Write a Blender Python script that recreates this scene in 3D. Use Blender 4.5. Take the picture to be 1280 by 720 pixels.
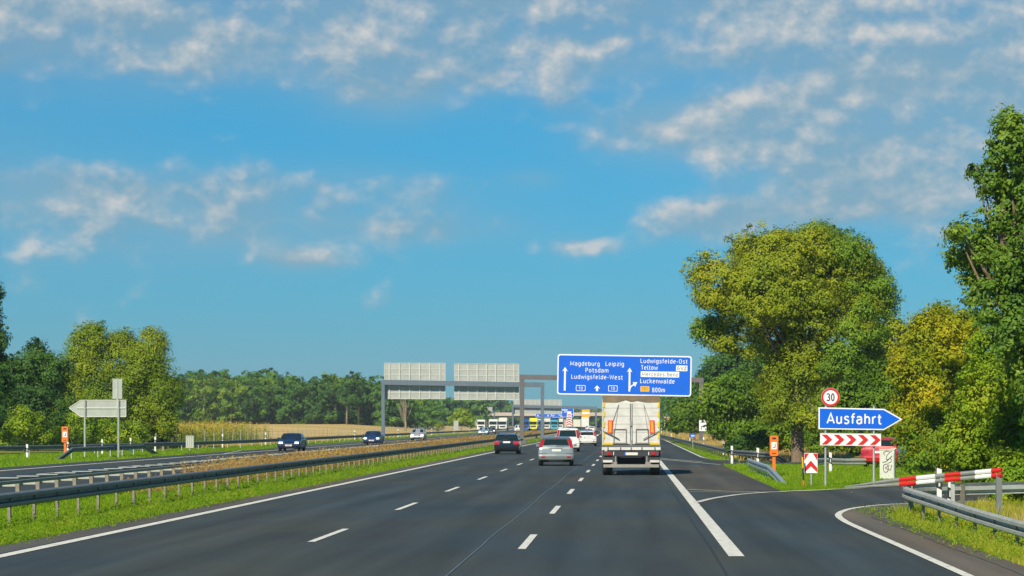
import bpy, math, random
import numpy as np
from math import radians as R, sin, cos, pi, atan2, hypot

for _o in list(bpy.data.objects): bpy.data.objects.remove(_o)
SC = bpy.context.scene
COL = SC.collection
RNG = np.random.default_rng(7)
random.seed(7)

# ------------------------------------------------------------------ camera
F, H, VX, VY = 3300.0, 2.2, 786.0, 529.5     # focal length in px of a 1280 px wide frame, eye height, vanishing point
cd = bpy.data.cameras.new('camera'); cam = bpy.data.objects.new('camera', cd); COL.objects.link(cam)
cam.location = (0, 0, H); cam.rotation_euler = (R(90), 0, 0)
cd.sensor_width = 36; cd.lens = 36 * F / 1280
cd.shift_x = (640 - VX) / 1280; cd.shift_y = (VY - 360) / 1280
cd.clip_start = 0.5; cd.clip_end = 12000
SC.camera = cam

# ------------------------------------------------------------------ light
SUN_DIR = (0.36, 1.0, -0.80)                  # direction the light travels
sun_el = math.atan2(0.80, hypot(0.36, 1.0)); sun_rot = math.atan2(-0.36, -1.0)
sl = bpy.data.lights.new('sun', 'SUN'); sl.energy = 5.0; sl.angle = R(0.55); sl.color = (1.0, 0.91, 0.74)
so = bpy.data.objects.new('sun', sl); COL.objects.link(so)
import mathutils
so.rotation_euler = mathutils.Vector(SUN_DIR).to_track_quat('-Z', 'Y').to_euler()
so.location = (-40, -60, 80)
SC.view_settings.view_transform = 'Standard'; SC.view_settings.look = 'None'
SC.view_settings.exposure = 0.16; SC.view_settings.gamma = 1.0; SC.view_settings.use_curve_mapping = False

# ------------------------------------------------------------------ sky with clouds
W = bpy.data.worlds.new('World'); SC.world = W; W.use_nodes = True
nt = W.node_tree; nt.nodes.clear()
def N(t, **kw):
    n = nt.nodes.new(t)
    for k, v in kw.items(): setattr(n, k, v)
    return n
def L(a, b): nt.links.new(a, b)
def mth(op, a, b=None, c=None, clamp=False):
    n = N('ShaderNodeMath', operation=op, use_clamp=clamp)
    for i, v in enumerate((a, b, c)):
        if v is None: continue
        if isinstance(v, (int, float)): n.inputs[i].default_value = v
        else: L(v, n.inputs[i])
    return n.outputs[0]
sky = N('ShaderNodeTexSky', sky_type='NISHITA', sun_disc=False, sun_elevation=sun_el, sun_rotation=sun_rot,
        altitude=60, air_density=1.0, dust_density=0.25, ozone_density=3.0)
tc = N('ShaderNodeTexCoord'); sx = N('ShaderNodeSeparateXYZ'); L(tc.outputs['Generated'], sx.inputs[0])
az = mth('ARCTAN2', sx.outputs[0], sx.outputs[1])
el = mth('ARCSINE', sx.outputs[2])
PU = mth('MULTIPLY', az, F); PV = mth('MULTIPLY', el, F)       # sky position, 3300 units to the radian
def noise(su, sv, scale, detail, rough, off=(0, 0, 0), warp=None, dv=0.0, du=0.0):
    cx = N('ShaderNodeCombineXYZ')
    L(mth('MULTIPLY_ADD', PU, su, off[0] + du * su), cx.inputs[0]); L(mth('MULTIPLY_ADD', PV, sv, off[1] + dv * sv), cx.inputs[1])
    cx.inputs[2].default_value = off[2]
    t = N('ShaderNodeTexNoise'); t.inputs['Scale'].default_value = scale
    t.inputs['Detail'].default_value = detail; t.inputs['Roughness'].default_value = rough
    t.inputs['Distortion'].default_value = 0.0
    L(cx.outputs[0], t.inputs['Vector'])
    return t.outputs['Fac']
BLOBS = [  # px, py, rx, ry, amount (in sky units round the view direction)
 (150, 20, 420, 75, .95), (600, 40, 260, 70, .75), (980, 30, 330, 80, .95), (1250, 70, 140, 110, .8), (300, 90, 260, 36, .35),
 (1180, 110, 130, 60, .8), (880, 165, 150, 40, 1.15), (985, 145, 75, 26, .9), (1080, 215, 130, 52, 1.0), (905, 275, 90, 30, .85), (1180, 245, 130, 60, .6),
 (1035, 268, 40, 14, .7), (480, 120, 90, 36, .55), (610, 92, 30, 20, .5), (700, 112, 26, 26, .45), (150, 235, 330, 30, .34), (330, 275, 280, 44, .40), (385, 327, 46, 15, .75),
 (100, 290, 300, 60, .35), (530, 290, 130, 20, .45), (730, 308, 44, 12, .65), (665, 224, 40, 12, .45), (480, 240, 120, 30, .2), (-500, 150, 500, 160, .9), (2200, 150, 600, 160, .9)]
def mask(dv=0.0):
    acc = None
    for (px, py, rx, ry, a) in BLOBS:
        a1 = mth('MULTIPLY', mth('SUBTRACT', PU, px - VX), 1.0 / rx)
        b1 = mth('MULTIPLY', mth('SUBTRACT', PV, VY - py - dv), 1.0 / ry)
        r2 = mth('ADD', mth('MULTIPLY', a1, a1), mth('MULTIPLY', b1, b1))
        g = mth('MULTIPLY', mth('POWER', 2.71828, mth('MULTIPLY', r2, -1.0)), a)
        acc = g if acc is None else mth('ADD', acc, g)
    return mth('MINIMUM', acc, 1.15)
M0 = mask()
def density(dv, du=0.0):
    n1 = noise(1 / 100, 1 / 78, 1.0, 10, .55, (3.1, 9.7, 0.4), dv=dv, du=du)
    n2 = noise(1 / 300, 1 / 120, 1.0, 4, .5, (11.3, 2.2, 5.4), dv=dv, du=du)
    return mth('ADD', mth('MULTIPLY', M0, 0.68), mth('ADD', mth('MULTIPLY', mth('SUBTRACT', n1, 0.5), 1.55), mth('MULTIPLY', mth('SUBTRACT', n2, 0.5), .7)))
D0 = density(0); D1 = density(15, -9)
cov = mth('SMOOTH_MIN', mth('MULTIPLY', mth('SUBTRACT', D0, 0.26), 2.5, clamp=True), 1.0, 0.1)
lit = mth('MULTIPLY_ADD', mth('SUBTRACT', D0, D1), 2.8, 0.28, clamp=True)
# clear-air colour: the physical sky, a little deeper
hs = N('ShaderNodeHueSaturation'); hs.inputs['Saturation'].default_value = 1.0; hs.inputs['Hue'].default_value = 0.5
L(sky.outputs[0], hs.inputs['Color'])
tint = N('ShaderNodeMixRGB', blend_type='MULTIPLY'); tint.inputs[0].default_value = 1.0
tg = N('ShaderNodeMixRGB'); L(mth('MULTIPLY', mth('SUBTRACT', PV, 60), 1 / 330, clamp=True), tg.inputs[0])
tg.inputs[1].default_value = (0.150, 0.50, 0.80, 1); tg.inputs[2].default_value = (0.105, 0.615, 0.87, 1)
L(hs.outputs[0], tint.inputs[1]); L(tg.outputs[0], tint.inputs[2])
SKYTINT = tint
lp_col = N('ShaderNodeMixRGB'); L(lit, lp_col.inputs[0])
lp_col.inputs[1].default_value = (2.35, 3.75, 4.65, 1); lp_col.inputs[2].default_value = (6.6, 6.6, 6.5, 1)
veil = N('ShaderNodeMixRGB'); vn = noise(1 / 260, 1 / 70, 1.0, 6, .55, (1.7, 4.4, 2.2))
L(mth('MULTIPLY', mth('MULTIPLY', M0, 1.15, clamp=True), mth('MULTIPLY_ADD', vn, 1.1, -.05), clamp=True), veil.inputs[0]); L(tint.outputs[0], veil.inputs[1]); veil.inputs[2].default_value = (2.75, 4.2, 5.1, 1)
cm = N('ShaderNodeMixRGB'); L(mth('MULTIPLY', cov, mth('MULTIPLY_ADD', lit, 0.60, 0.36)), cm.inputs[0]); L(veil.outputs[0], cm.inputs[1]); L(lp_col.outputs[0], cm.inputs[2])
bg = N('ShaderNodeBackground'); bg.inputs['Strength'].default_value = 0.088
L(cm.outputs[0], bg.inputs['Color'])
wo = N('ShaderNodeOutputWorld'); L(bg.outputs[0], wo.inputs['Surface'])

# ------------------------------------------------------------------ placing helpers
def gp(px, py):                     # ground point seen at a photo pixel
    d = F * H / (py - VY); return ((px - VX) * d / F, d)
def pt(px, py, d): return ((px - VX) * d / F, d, H - (py - VY) * d / F)
def bend(y):                        # the motorway swings gently left far ahead
    return 0.0 if y < 450 else -3.0 * ((y - 450) / 350.0) ** 2

# ------------------------------------------------------------------ materials
def nodes(m):
    m.use_nodes = True; return m.node_tree, m.node_tree.nodes['Principled BSDF']
MATS = {}
def mat(name, col, rough=.6, metal=0.0, var=.12, scale=4.0, emit=None, spec=None, bump=0.0, coat=0.0, dirt=None):
    if name in MATS: return MATS[name]
    m = bpy.data.materials.new(name); t, b = nodes(m)
    g = t.nodes.new('ShaderNodeTexCoord'); n = t.nodes.new('ShaderNodeTexNoise')
    n.inputs['Scale'].default_value = scale; n.inputs['Detail'].default_value = 6; n.inputs['Roughness'].default_value = .65
    t.links.new(g.outputs['Object'], n.inputs['Vector'])
    r = t.nodes.new('ShaderNodeValToRGB'); r.color_ramp.elements[0].position = .3; r.color_ramp.elements[1].position = .7
    d2 = dirt or [c * (1 - var) for c in col]
    r.color_ramp.elements[0].color = (*d2, 1); r.color_ramp.elements[1].color = (*[min(1, c * (1 + var * .6)) for c in col], 1)
    t.links.new(n.outputs['Fac'], r.inputs[0]); t.links.new(r.outputs[0], b.inputs['Base Color'])
    b.inputs['Roughness'].default_value = rough; b.inputs['Metallic'].default_value = metal
    if spec is not None: b.inputs['Specular IOR Level'].default_value = spec
    if coat: b.inputs['Coat Weight'].default_value = coat; b.inputs['Coat Roughness'].default_value = .08
    if emit: b.inputs['Emission Color'].default_value = (*emit[:3], 1); b.inputs['Emission Strength'].default_value = emit[3]
    if bump:
        bp = t.nodes.new('ShaderNodeBump'); bp.inputs['Strength'].default_value = bump; bp.inputs['Distance'].default_value = .02
        t.links.new(n.outputs['Fac'], bp.inputs['Height']); t.links.new(bp.outputs[0], b.inputs['Normal'])
    MATS[name] = m; return m
def leafmat(name, cols, patch=.35, trans=.35, cuts=(0, .5, 1.0), spec=.15):
    if name in MATS: return MATS[name]
    m = bpy.data.materials.new(name); m.use_nodes = True; t = m.node_tree; t.nodes.clear()
    g = t.nodes.new('ShaderNodeNewGeometry'); tc_ = t.nodes.new('ShaderNodeTexCoord')
    n = t.nodes.new('ShaderNodeTexNoise'); n.inputs['Scale'].default_value = patch; n.inputs['Detail'].default_value = 3
    t.links.new(tc_.outputs['Object'], n.inputs['Vector'])
    a = t.nodes.new('ShaderNodeMath'); a.operation = 'MULTIPLY_ADD'; a.inputs[1].default_value = .36; a.inputs[2].default_value = -.42
    t.links.new(g.outputs['Random Per Island'], a.inputs[0])
    b = t.nodes.new('ShaderNodeMath'); b.operation = 'MULTIPLY_ADD'; b.inputs[1].default_value = 1.5
    t.links.new(n.outputs['Fac'], b.inputs[0]); t.links.new(a.outputs[0], b.inputs[2])
    r = t.nodes.new('ShaderNodeValToRGB')
    r.color_ramp.elements[0].color = (*cols[0], 1); r.color_ramp.elements[0].position = cuts[0]
    r.color_ramp.elements[1].color = (*cols[-1], 1); r.color_ramp.elements[1].position = cuts[-1]
    for c, p in zip(cols[1:-1], cuts[1:-1]):
        e = r.color_ramp.elements.new(p); e.color = (*c, 1)
    t.links.new(b.outputs[0], r.inputs[0])
    pr = t.nodes.new('ShaderNodeBsdfPrincipled'); pr.inputs['Roughness'].default_value = .55; pr.inputs['Specular IOR Level'].default_value = spec
    tl = t.nodes.new('ShaderNodeBsdfTranslucent'); mx = t.nodes.new('ShaderNodeMixShader'); mx.inputs[0].default_value = trans
    t.links.new(r.outputs[0], pr.inputs['Base Color']); t.links.new(r.outputs[0], tl.inputs['Color'])
    t.links.new(pr.outputs[0], mx.inputs[1]); t.links.new(tl.outputs[0], mx.inputs[2])
    o = t.nodes.new('ShaderNodeOutputMaterial'); t.links.new(mx.outputs[0], o.inputs['Surface'])
    MATS[name] = m; return m
def asphalt(name, base, track=0.0):
    m = bpy.data.materials.new(name); t, b = nodes(m)
    g = t.nodes.new('ShaderNodeNewGeometry')
    def nz(scale, vec=None, det=4):
        n = t.nodes.new('ShaderNodeTexNoise'); n.inputs['Scale'].default_value = scale; n.inputs['Detail'].default_value = det
        t.links.new(vec or g.outputs['Position'], n.inputs['Vector']); return n.outputs['Fac']
    mp = t.nodes.new('ShaderNodeMapping'); mp.inputs['Scale'].default_value = (1.6, .05, 1); t.links.new(g.outputs['Position'], mp.inputs['Vector'])
    mp2 = t.nodes.new('ShaderNodeMapping'); mp2.inputs['Scale'].default_value = (1.0, .30, 1); t.links.new(g.outputs['Position'], mp2.inputs['Vector'])
    def M(op, a_, b_=None, c_=None):
        q = t.nodes.new('ShaderNodeMath'); q.operation = op
        for i, v in enumerate((a_, b_, c_)):
            if v is None: continue
            if isinstance(v, (int, float)): q.inputs[i].default_value = v
            else: t.links.new(v, q.inputs[i])
        return q.outputs[0]
    fine = nz(14, None, 5); streak = nz(1.0, mp.outputs[0], 4); broad = nz(.35, mp2.outputs[0], 4); fine2 = nz(55, None, 2)
    v = M('MULTIPLY_ADD', fine, .55, -.10); v = M('MULTIPLY_ADD', streak, .95, v); v = M('MULTIPLY_ADD', broad, .5, v); v = M('MULTIPLY_ADD', fine2, .45, v)
    v = M('SUBTRACT', v, .125)   # mean about 1
    sp_x = t.nodes.new('ShaderNodeSeparateXYZ'); t.links.new(g.outputs['Position'], sp_x.inputs[0])
    tr_k = M('COSINE', M('MULTIPLY_ADD', sp_x.outputs[0], 2 * pi / 1.9, 1.2)); v = M('MULTIPLY', v, M('MULTIPLY_ADD', tr_k, .075, 1.0))
    mul = t.nodes.new('ShaderNodeVectorMath'); mul.operation = 'SCALE'
    wv = nz(.22, mp2.outputs[0], 3); cr_ = t.nodes.new('ShaderNodeValToRGB'); cr_.color_ramp.elements[0].position = .38; cr_.color_ramp.elements[1].position = .66
    cr_.color_ramp.elements[0].color = (base[0] * .92, base[1] * 1.0, base[2] * 1.10, 1); cr_.color_ramp.elements[1].color = (base[0] * 1.28, base[1] * 1.08, base[2] * .86, 1)
    t.links.new(wv, cr_.inputs[0]); t.links.new(cr_.outputs[0], mul.inputs[0])
    t.links.new(v, mul.inputs['Scale']); t.links.new(mul.outputs[0], b.inputs['Base Color'])
    b.inputs['Roughness'].default_value = .82; b.inputs['Specular IOR Level'].default_value = .22
    bp = t.nodes.new('ShaderNodeBump'); bp.inputs['Strength'].default_value = .25; bp.inputs['Distance'].default_value = .01
    t.links.new(fine2, bp.inputs['Height']); t.links.new(bp.outputs[0], b.inputs['Normal'])
    MATS[name] = m; return m
def groundmat(name, cols, s1=.05, s2=2.0, rough=.9, stretch=(1, 1, 1)):
    m = bpy.data.materials.new(name); t, b = nodes(m)
    g = t.nodes.new('ShaderNodeNewGeometry'); mp = t.nodes.new('ShaderNodeMapping'); mp.inputs['Scale'].default_value = stretch
    t.links.new(g.outputs['Position'], mp.inputs['Vector'])
    a = t.nodes.new('ShaderNodeTexNoise'); a.inputs['Scale'].default_value = s1; a.inputs['Detail'].default_value = 6; t.links.new(mp.outputs[0], a.inputs['Vector'])
    c = t.nodes.new('ShaderNodeTexNoise'); c.inputs['Scale'].default_value = s2; c.inputs['Detail'].default_value = 8; c.inputs['Roughness'].default_value = .75; t.links.new(mp.outputs[0], c.inputs['Vector'])
    q = t.nodes.new('ShaderNodeMath'); q.operation = 'MULTIPLY_ADD'; q.inputs[1].default_value = .9; t.links.new(a.outputs['Fac'], q.inputs[0])
    q2 = t.nodes.new('ShaderNodeMath'); q2.operation = 'MULTIPLY_ADD'; q2.inputs[1].default_value = 1.3; q2.inputs[2].default_value = -.6; t.links.new(c.outputs['Fac'], q2.inputs[0])
    t.links.new(q2.outputs[0], q.inputs[2])
    r = t.nodes.new('ShaderNodeValToRGB'); k = len(cols)
    r.color_ramp.elements[0].color = (*cols[0], 1); r.color_ramp.elements[0].position = .2
    r.color_ramp.elements[1].color = (*cols[-1], 1); r.color_ramp.elements[1].position = .8
    for i, cc in enumerate(cols[1:-1]):
        e = r.color_ramp.elements.new(.2 + .6 * (i + 1) / (k - 1)); e.color = (*cc, 1)
    t.links.new(q.outputs[0], r.inputs[0]); t.links.new(r.outputs[0], b.inputs['Base Color'])
    b.inputs['Roughness'].default_value = rough; b.inputs['Specular IOR Level'].default_value = .1
    MATS[name] = m; return m

ASPH = asphalt('asphalt_blue_grey', (.048, .062, .064))
ASPH2 = asphalt('asphalt_shoulder', (.118, .110, .092))
ASPH3 = asphalt('asphalt_ramp', (.054, .063, .062))
ASPH4 = asphalt('asphalt_old', (.076, .076, .066))
PAINT = mat('road_paint', (.74, .72, .62), .7, scale=5.0, dirt=(.36, .35, .30))
PAINT.node_tree.nodes['Color Ramp'].color_ramp.elements[0].position = .30; PAINT.node_tree.nodes['Color Ramp'].color_ramp.elements[1].position = .50
PAINT_OLD = mat('road_paint_worn', (.66, .63, .54), .75, var=.35, scale=2.0)
SEAM = mat('joint_sealant', (.16, .19, .21), .5, var=.3, scale=1.0)
SEAMD = mat('dark_joint', (.03, .033, .035), .6, var=.3, scale=1.0)
GRASSG = groundmat('verge_soil_grass', [(.09, .15, .008), (.16, .27, .010), (.22, .34, .012), (.32, .34, .03)], .2, 3.0)
LAND = groundmat('land', [(.10, .13, .02), (.20, .21, .04), (.38, .28, .09), (.45, .33, .12)], .02, .8)
STRAW = groundmat('stubble_field', [(.46, .31, .09), (.58, .40, .13), (.66, .47, .16), (.74, .54, .21)], .03, 1.2, stretch=(.3, 1, 1))
DRY = groundmat('dry_meadow_soil', [(.22, .19, .05), (.42, .31, .10), (.55, .40, .14)], .08, 2.0)
STEEL = mat('galvanised_steel', (.19, .205, .20), .55, .2, var=.25, scale=3, bump=.1)
STEEL_B = mat('galvanised_steel_bright', (.52, .53, .50), .5, .45, var=.2, scale=5)
POSTM = mat('rail_post_steel', (.27, .235, .19), .6, .3, var=.35, scale=8)
GANTRY = mat('gantry_paint', (.13, .12, .12), .6, .1, var=.15, scale=1)
GANTRY_B = mat('gantry_paint_blue_grey', (.11, .15, .19), .6, .1, var=.15, scale=1)
ALU = mat('sign_back_aluminium', (.40, .42, .38), .5, .25, var=.15, scale=1.2)
ALU_RIB = mat('sign_back_ribs', (.60, .60, .53), .5, .2, var=.1)
BLUE = mat('sign_blue', (.002, .12, .68), .35, var=.06, scale=.6)
WHITE = mat('sign_white', (.80, .80, .80), .45, var=.05)
REDS = mat('sign_red', (.62, .015, .015), .45, var=.12, scale=6)
BLACK = mat('sign_black', (.02, .02, .02), .5)
ORANGE = mat('box_orange', (.80, .17, .01), .45, var=.1, scale=6)
AMBER = mat('sign_amber', (.80, .42, .01), .45)
PLASTIC = mat('delineator_white', (.78, .78, .76), .5, var=.12, scale=10)
GREYP = mat('cabinet_paint', (.60, .60, .53), .55, var=.15, scale=5)
BARK = mat('bark', (.20, .14, .085), .9, var=.45, scale=6, bump=.8)
BARKL = mat('bark_pale', (.30, .24, .16), .9, var=.35, scale=3, bump=.5)
TYRE = mat('tyre_rubber', (.022, .022, .023), .8, var=.2)
RIM = mat('rim_alloy', (.42, .43, .44), .35, .8)
GLASS = mat('car_glass', (.012, .026, .028), .05, 0, var=.2, spec=.35)
REDL = mat('tail_lens', (.42, .008, .008), .15, var=.1, spec=.7, coat=.5)
LENS = mat('head_lamp_glass', (.75, .75, .72), .12, .3, spec=.9, coat=.8)
LAMPON = mat('head_lamp_lit', (.8, .8, .75), .2, emit=(1, .95, .85, 2.2))
DARKP = mat('dark_plastic', (.025, .026, .028), .55)
PLATE = mat('number_plate', (.72, .70, .62), .45, var=.18, scale=30)
WOODP = mat('weathered_wood', (.34, .29, .22), .85, var=.35, scale=6)
CONC = mat('bridge_concrete', (.52, .42, .34), .85, var=.15, scale=.4)
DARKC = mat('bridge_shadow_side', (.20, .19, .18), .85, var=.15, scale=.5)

G_NEAR = leafmat('grass_blades', [(.10, .20, .006), (.19, .34, .008), (.32, .48, .012), (.50, .50, .03)], 1.6, .45, (0, .38, .75, 1.0))
G_DRY = leafmat('dry_grass_blades', [(.36, .27, .07), (.58, .42, .13), (.74, .56, .22)], .5, .35)
G_MIX = leafmat('mixed_grass_blades', [(.14, .25, .010), (.30, .38, .015), (.50, .48, .04), (.62, .46, .12)], .5, .4, (0, .35, .65, 1))

# ------------------------------------------------------------------ mesh helpers
class MB:
    def __init__(s): s.v = []; s.f = []
    def poly(s, pts):
        k = len(s.v); s.v += [tuple(p) for p in pts]; s.f.append(tuple(range(k, k + len(pts)))); return s
    def box(s, c, size, rz=0.0, taper=1.0, ry=0.0):
        k = len(s.v); hx, hy, hz = size[0] / 2, size[1] / 2, size[2] / 2
        for dz, tp in ((-hz, 1), (hz, taper)):
            for dx, dy in ((-hx, -hy), (hx, -hy), (hx, hy), (-hx, hy)):
                x, y, z = dx * tp, dy * tp, dz
                if ry: x, z = x * cos(ry) + z * sin(ry), -x * sin(ry) + z * cos(ry)
                s.v.append((c[0] + x * cos(rz) - y * sin(rz), c[1] + x * sin(rz) + y * cos(rz), c[2] + z))
        s.f += [(k, k+3, k+2, k+1), (k+4, k+5, k+6, k+7), (k, k+1, k+5, k+4), (k+1, k+2, k+6, k+5), (k+2, k+3, k+7, k+6), (k+3, k, k+4, k+7)]
        return s
    def tube(s, pts, rad, n=8, cap=True):
        P = [mathutils.Vector(p) for p in pts]; k = len(s.v)
        rad = rad if isinstance(rad, (list, tuple)) else [rad] * len(P)
        up = mathutils.Vector((0, 0, 1))
        for i, p in enumerate(P):
            t = (P[min(i + 1, len(P) - 1)] - P[max(i - 1, 0)]).normalized()
            a = t.cross(up);
            if a.length < .05: a = t.cross(mathutils.Vector((0, 1, 0)))
            a.normalize(); b = t.cross(a)
            for j in range(n):
                q = p + (a * cos(2 * pi * j / n) + b * sin(2 * pi * j / n)) * rad[i]; s.v.append(tuple(q))
        for i in range(len(P) - 1):
            for j in range(n):
                s.f.append((k + i * n + j, k + i * n + (j + 1) % n, k + (i + 1) * n + (j + 1) % n, k + (i + 1) * n + j))
        if cap: s.f.append(tuple(k + j for j in range(n))[::-1]); s.f.append(tuple(k + (len(P) - 1) * n + j for j in range(n)))
        return s
    def sweep(s, path, prof, closed=True):
        # path: (x, y, z) ; prof: (offset to the right of travel, height)
        k = len(s.v); m = len(prof); n = len(path)
        for i in range(n):
            a = path[max(i - 1, 0)]; b = path[min(i + 1, n - 1)]
            tx, ty = b[0] - a[0], b[1] - a[1]; l = hypot(tx, ty) or 1; rx, ry = ty / l, -tx / l
            for (u, w) in prof: s.v.append((path[i][0] + rx * u, path[i][1] + ry * u, path[i][2] + w))
        for i in range(n - 1):
            for j in range(m if closed else m - 1):
                j2 = (j + 1) % m; s.f.append((k + i * m + j, k + i * m + j2, k + (i + 1) * m + j2, k + (i + 1) * m + j))
        if closed: s.f.append(tuple(k + j for j in range(m))); s.f.append(tuple(k + (n - 1) * m + j for j in range(m))[::-1])
        return s
    def prism(s, poly, y0, y1):
        # poly in x,z, extruded along y
        k = len(s.v); n = len(poly)
        s.v += [(p[0], y0, p[1]) for p in poly] + [(p[0], y1, p[1]) for p in poly]
        s.f.append(tuple(range(k, k + n))); s.f.append(tuple(range(k + n, k + 2 * n))[::-1])
        for i in range(n): j = (i + 1) % n; s.f.append((k + i, k + n + i, k + n + j, k + j))
        return s
    def slab(s, poly, z0, z1):
        k = len(s.v); n = len(poly)
        s.v += [(p[0], p[1], z0) for p in poly] + [(p[0], p[1], z1) for p in poly]
        s.f.append(tuple(range(k, k + n))[::-1]); s.f.append(tuple(range(k + n, k + 2 * n)))
        for i in range(n): j = (i + 1) % n; s.f.append((k + i, k + j, k + n + j, k + n + i))
        return s
    def mesh(s, name, m, off=(0, 0, 0), smooth=False):
        me = bpy.data.meshes.new(name)
        me.from_pydata([(a - off[0], b - off[1], c - off[2]) for a, b, c in s.v], [], s.f); me.validate()
        me.materials.append(m)
        if smooth: me.polygons.foreach_set('use_smooth', [True] * len(me.polygons))
        me.update(); return me
    def build(s, name, m, parent=None, world=False, smooth=False):
        off = parent.location if (world and parent is not None) else (0, 0, 0)
        return link(name, s.mesh(name, m, off, smooth), parent)
def link(name, me, parent=None, loc=None, rot=None):
    o = bpy.data.objects.new(name, me); COL.objects.link(o)
    if parent is not None: o.parent = parent
    if loc is not None: o.location = loc
    if rot is not None: o.rotation_euler = rot
    return o
def tag(o, label, cat, group=None):
    o['label'] = label; o['category'] = cat
    if group: o['group'] = group
    return o
def thing(name, label, cat, loc=(0, 0, 0), rz=0.0, group=None):
    o = bpy.data.objects.new(name, None); COL.objects.link(o); o.location = loc; o.rotation_euler = (0, 0, rz)
    o.empty_display_size = .3
    return tag(o, label, cat, group)
def structure(o): o['kind'] = 'structure'; return o
def stuff(o, label=None, cat=None):
    o['kind'] = 'stuff'
    if label: o['label'] = label; o['category'] = cat
    return o
def copy_tree(o, parent=None):
    c = o.copy(); COL.objects.link(c); c.parent = parent
    for ch in list(o.children): copy_tree(ch, c)
    return c
def place_copy(o, loc, rz, label, group=None):
    c = copy_tree(o); c.location = loc; c.rotation_euler = (0, 0, rz); c['label'] = label
    if group: c['group'] = group
    return c
def npmesh(name, V, Fc, m):
    me = bpy.data.meshes.new(name); n = len(V); k = Fc.shape[1]; nf = len(Fc)
    me.vertices.add(n); me.vertices.foreach_set('co', V.astype(np.float32).ravel())
    me.loops.add(nf * k); me.loops.foreach_set('vertex_index', Fc.astype(np.int32).ravel())
    me.polygons.add(nf); me.polygons.foreach_set('loop_start', np.arange(0, nf * k, k, dtype=np.int32))
    me.update(calc_edges=True); me.materials.append(m); return me
def leaves_mesh(name, C, Nn, size, m, aspect=.62):
    """rhombic leaf faces at C with normals near Nn"""
    n = len(C); C = np.asarray(C); size = np.broadcast_to(size, (n,))
    nn = Nn + RNG.normal(0, .42, (n, 3)); nn /= np.linalg.norm(nn, axis=1)[:, None] + 1e-9
    a = RNG.normal(0, 1, (n, 3)); a -= nn * (a * nn).sum(1)[:, None]; a /= np.linalg.norm(a, axis=1)[:, None] + 1e-9
    b = np.cross(nn, a); s = size[:, None]
    V = np.stack([C - a * s, C - b * s * aspect, C + a * s, C + b * s * aspect], 1).reshape(-1, 3)
    return npmesh(name, V, np.arange(n * 4).reshape(-1, 4), m)
def crown_points(blobs, n, clump=.9, per=40, shell=.62):
    """blobs: (x,y,z,rx,ry,rz). Leaf positions gathered in clumps near the surface of each blob."""
    wts = np.array([(b[3] * b[4] * b[5]) ** (2 / 3) for b in blobs]); wts /= wts.sum(); P = []; Q = []
    for b, w in zip(blobs, wts):
        k = max(8, int(n * w / per)); nb = 15
        B = RNG.normal(0, 1, (nb, 3)); B /= np.linalg.norm(B, axis=1)[:, None]; bi = RNG.integers(0, nb, k)
        u = B[bi] + RNG.normal(0, .24, (k, 3)); u /= np.linalg.norm(u, axis=1)[:, None]
        rr = 1.06 - .62 * np.linalg.norm(u - B[bi], axis=1) + RNG.uniform(-.12, .03, k)
        inner = RNG.random(k) < .26; u[inner] = RNG.normal(0, 1, (inner.sum(), 3)); u /= np.linalg.norm(u, axis=1)[:, None]; rr[inner] = RNG.uniform(shell * .75, .84, inner.sum())
        out_ = RNG.random(k) < .07; rr[out_] = RNG.uniform(1.06, 1.24, out_.sum())
        c = np.array(b[:3]) + u * np.array(b[3:]) * rr[:, None]
        bc = np.array(b[:3]) + B[bi] * np.array(b[3:]) * .72; bd = c - bc; bd /= np.linalg.norm(bd, axis=1)[:, None] + 1e-6
        cr = clump * RNG.uniform(.5, 1.35, k); cr[out_] *= .5
        idx = np.repeat(np.arange(k), per); d = RNG.normal(0, 1, (len(idx), 3)); d /= np.linalg.norm(d, axis=1)[:, None]
        d *= (RNG.random(len(idx)) ** .45)[:, None] * cr[idx][:, None] * np.array([1, 1, .7])
        P.append(c[idx] + d); Q.append(u[idx] * .4 + bd[idx] * .7 + d / (cr[idx][:, None]) * .6 + np.array([0, 0, .4]))
    return np.concatenate(P), np.concatenate(Q)
def pxblob(px, py, rx, ry, d, dy=0.0, ky=1.0):
    x, y, z = pt(px, py, d + dy); s = d / F
    return (x, y, z, rx * s, (rx + ry) / 2 * s * ky, ry * s)
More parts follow.
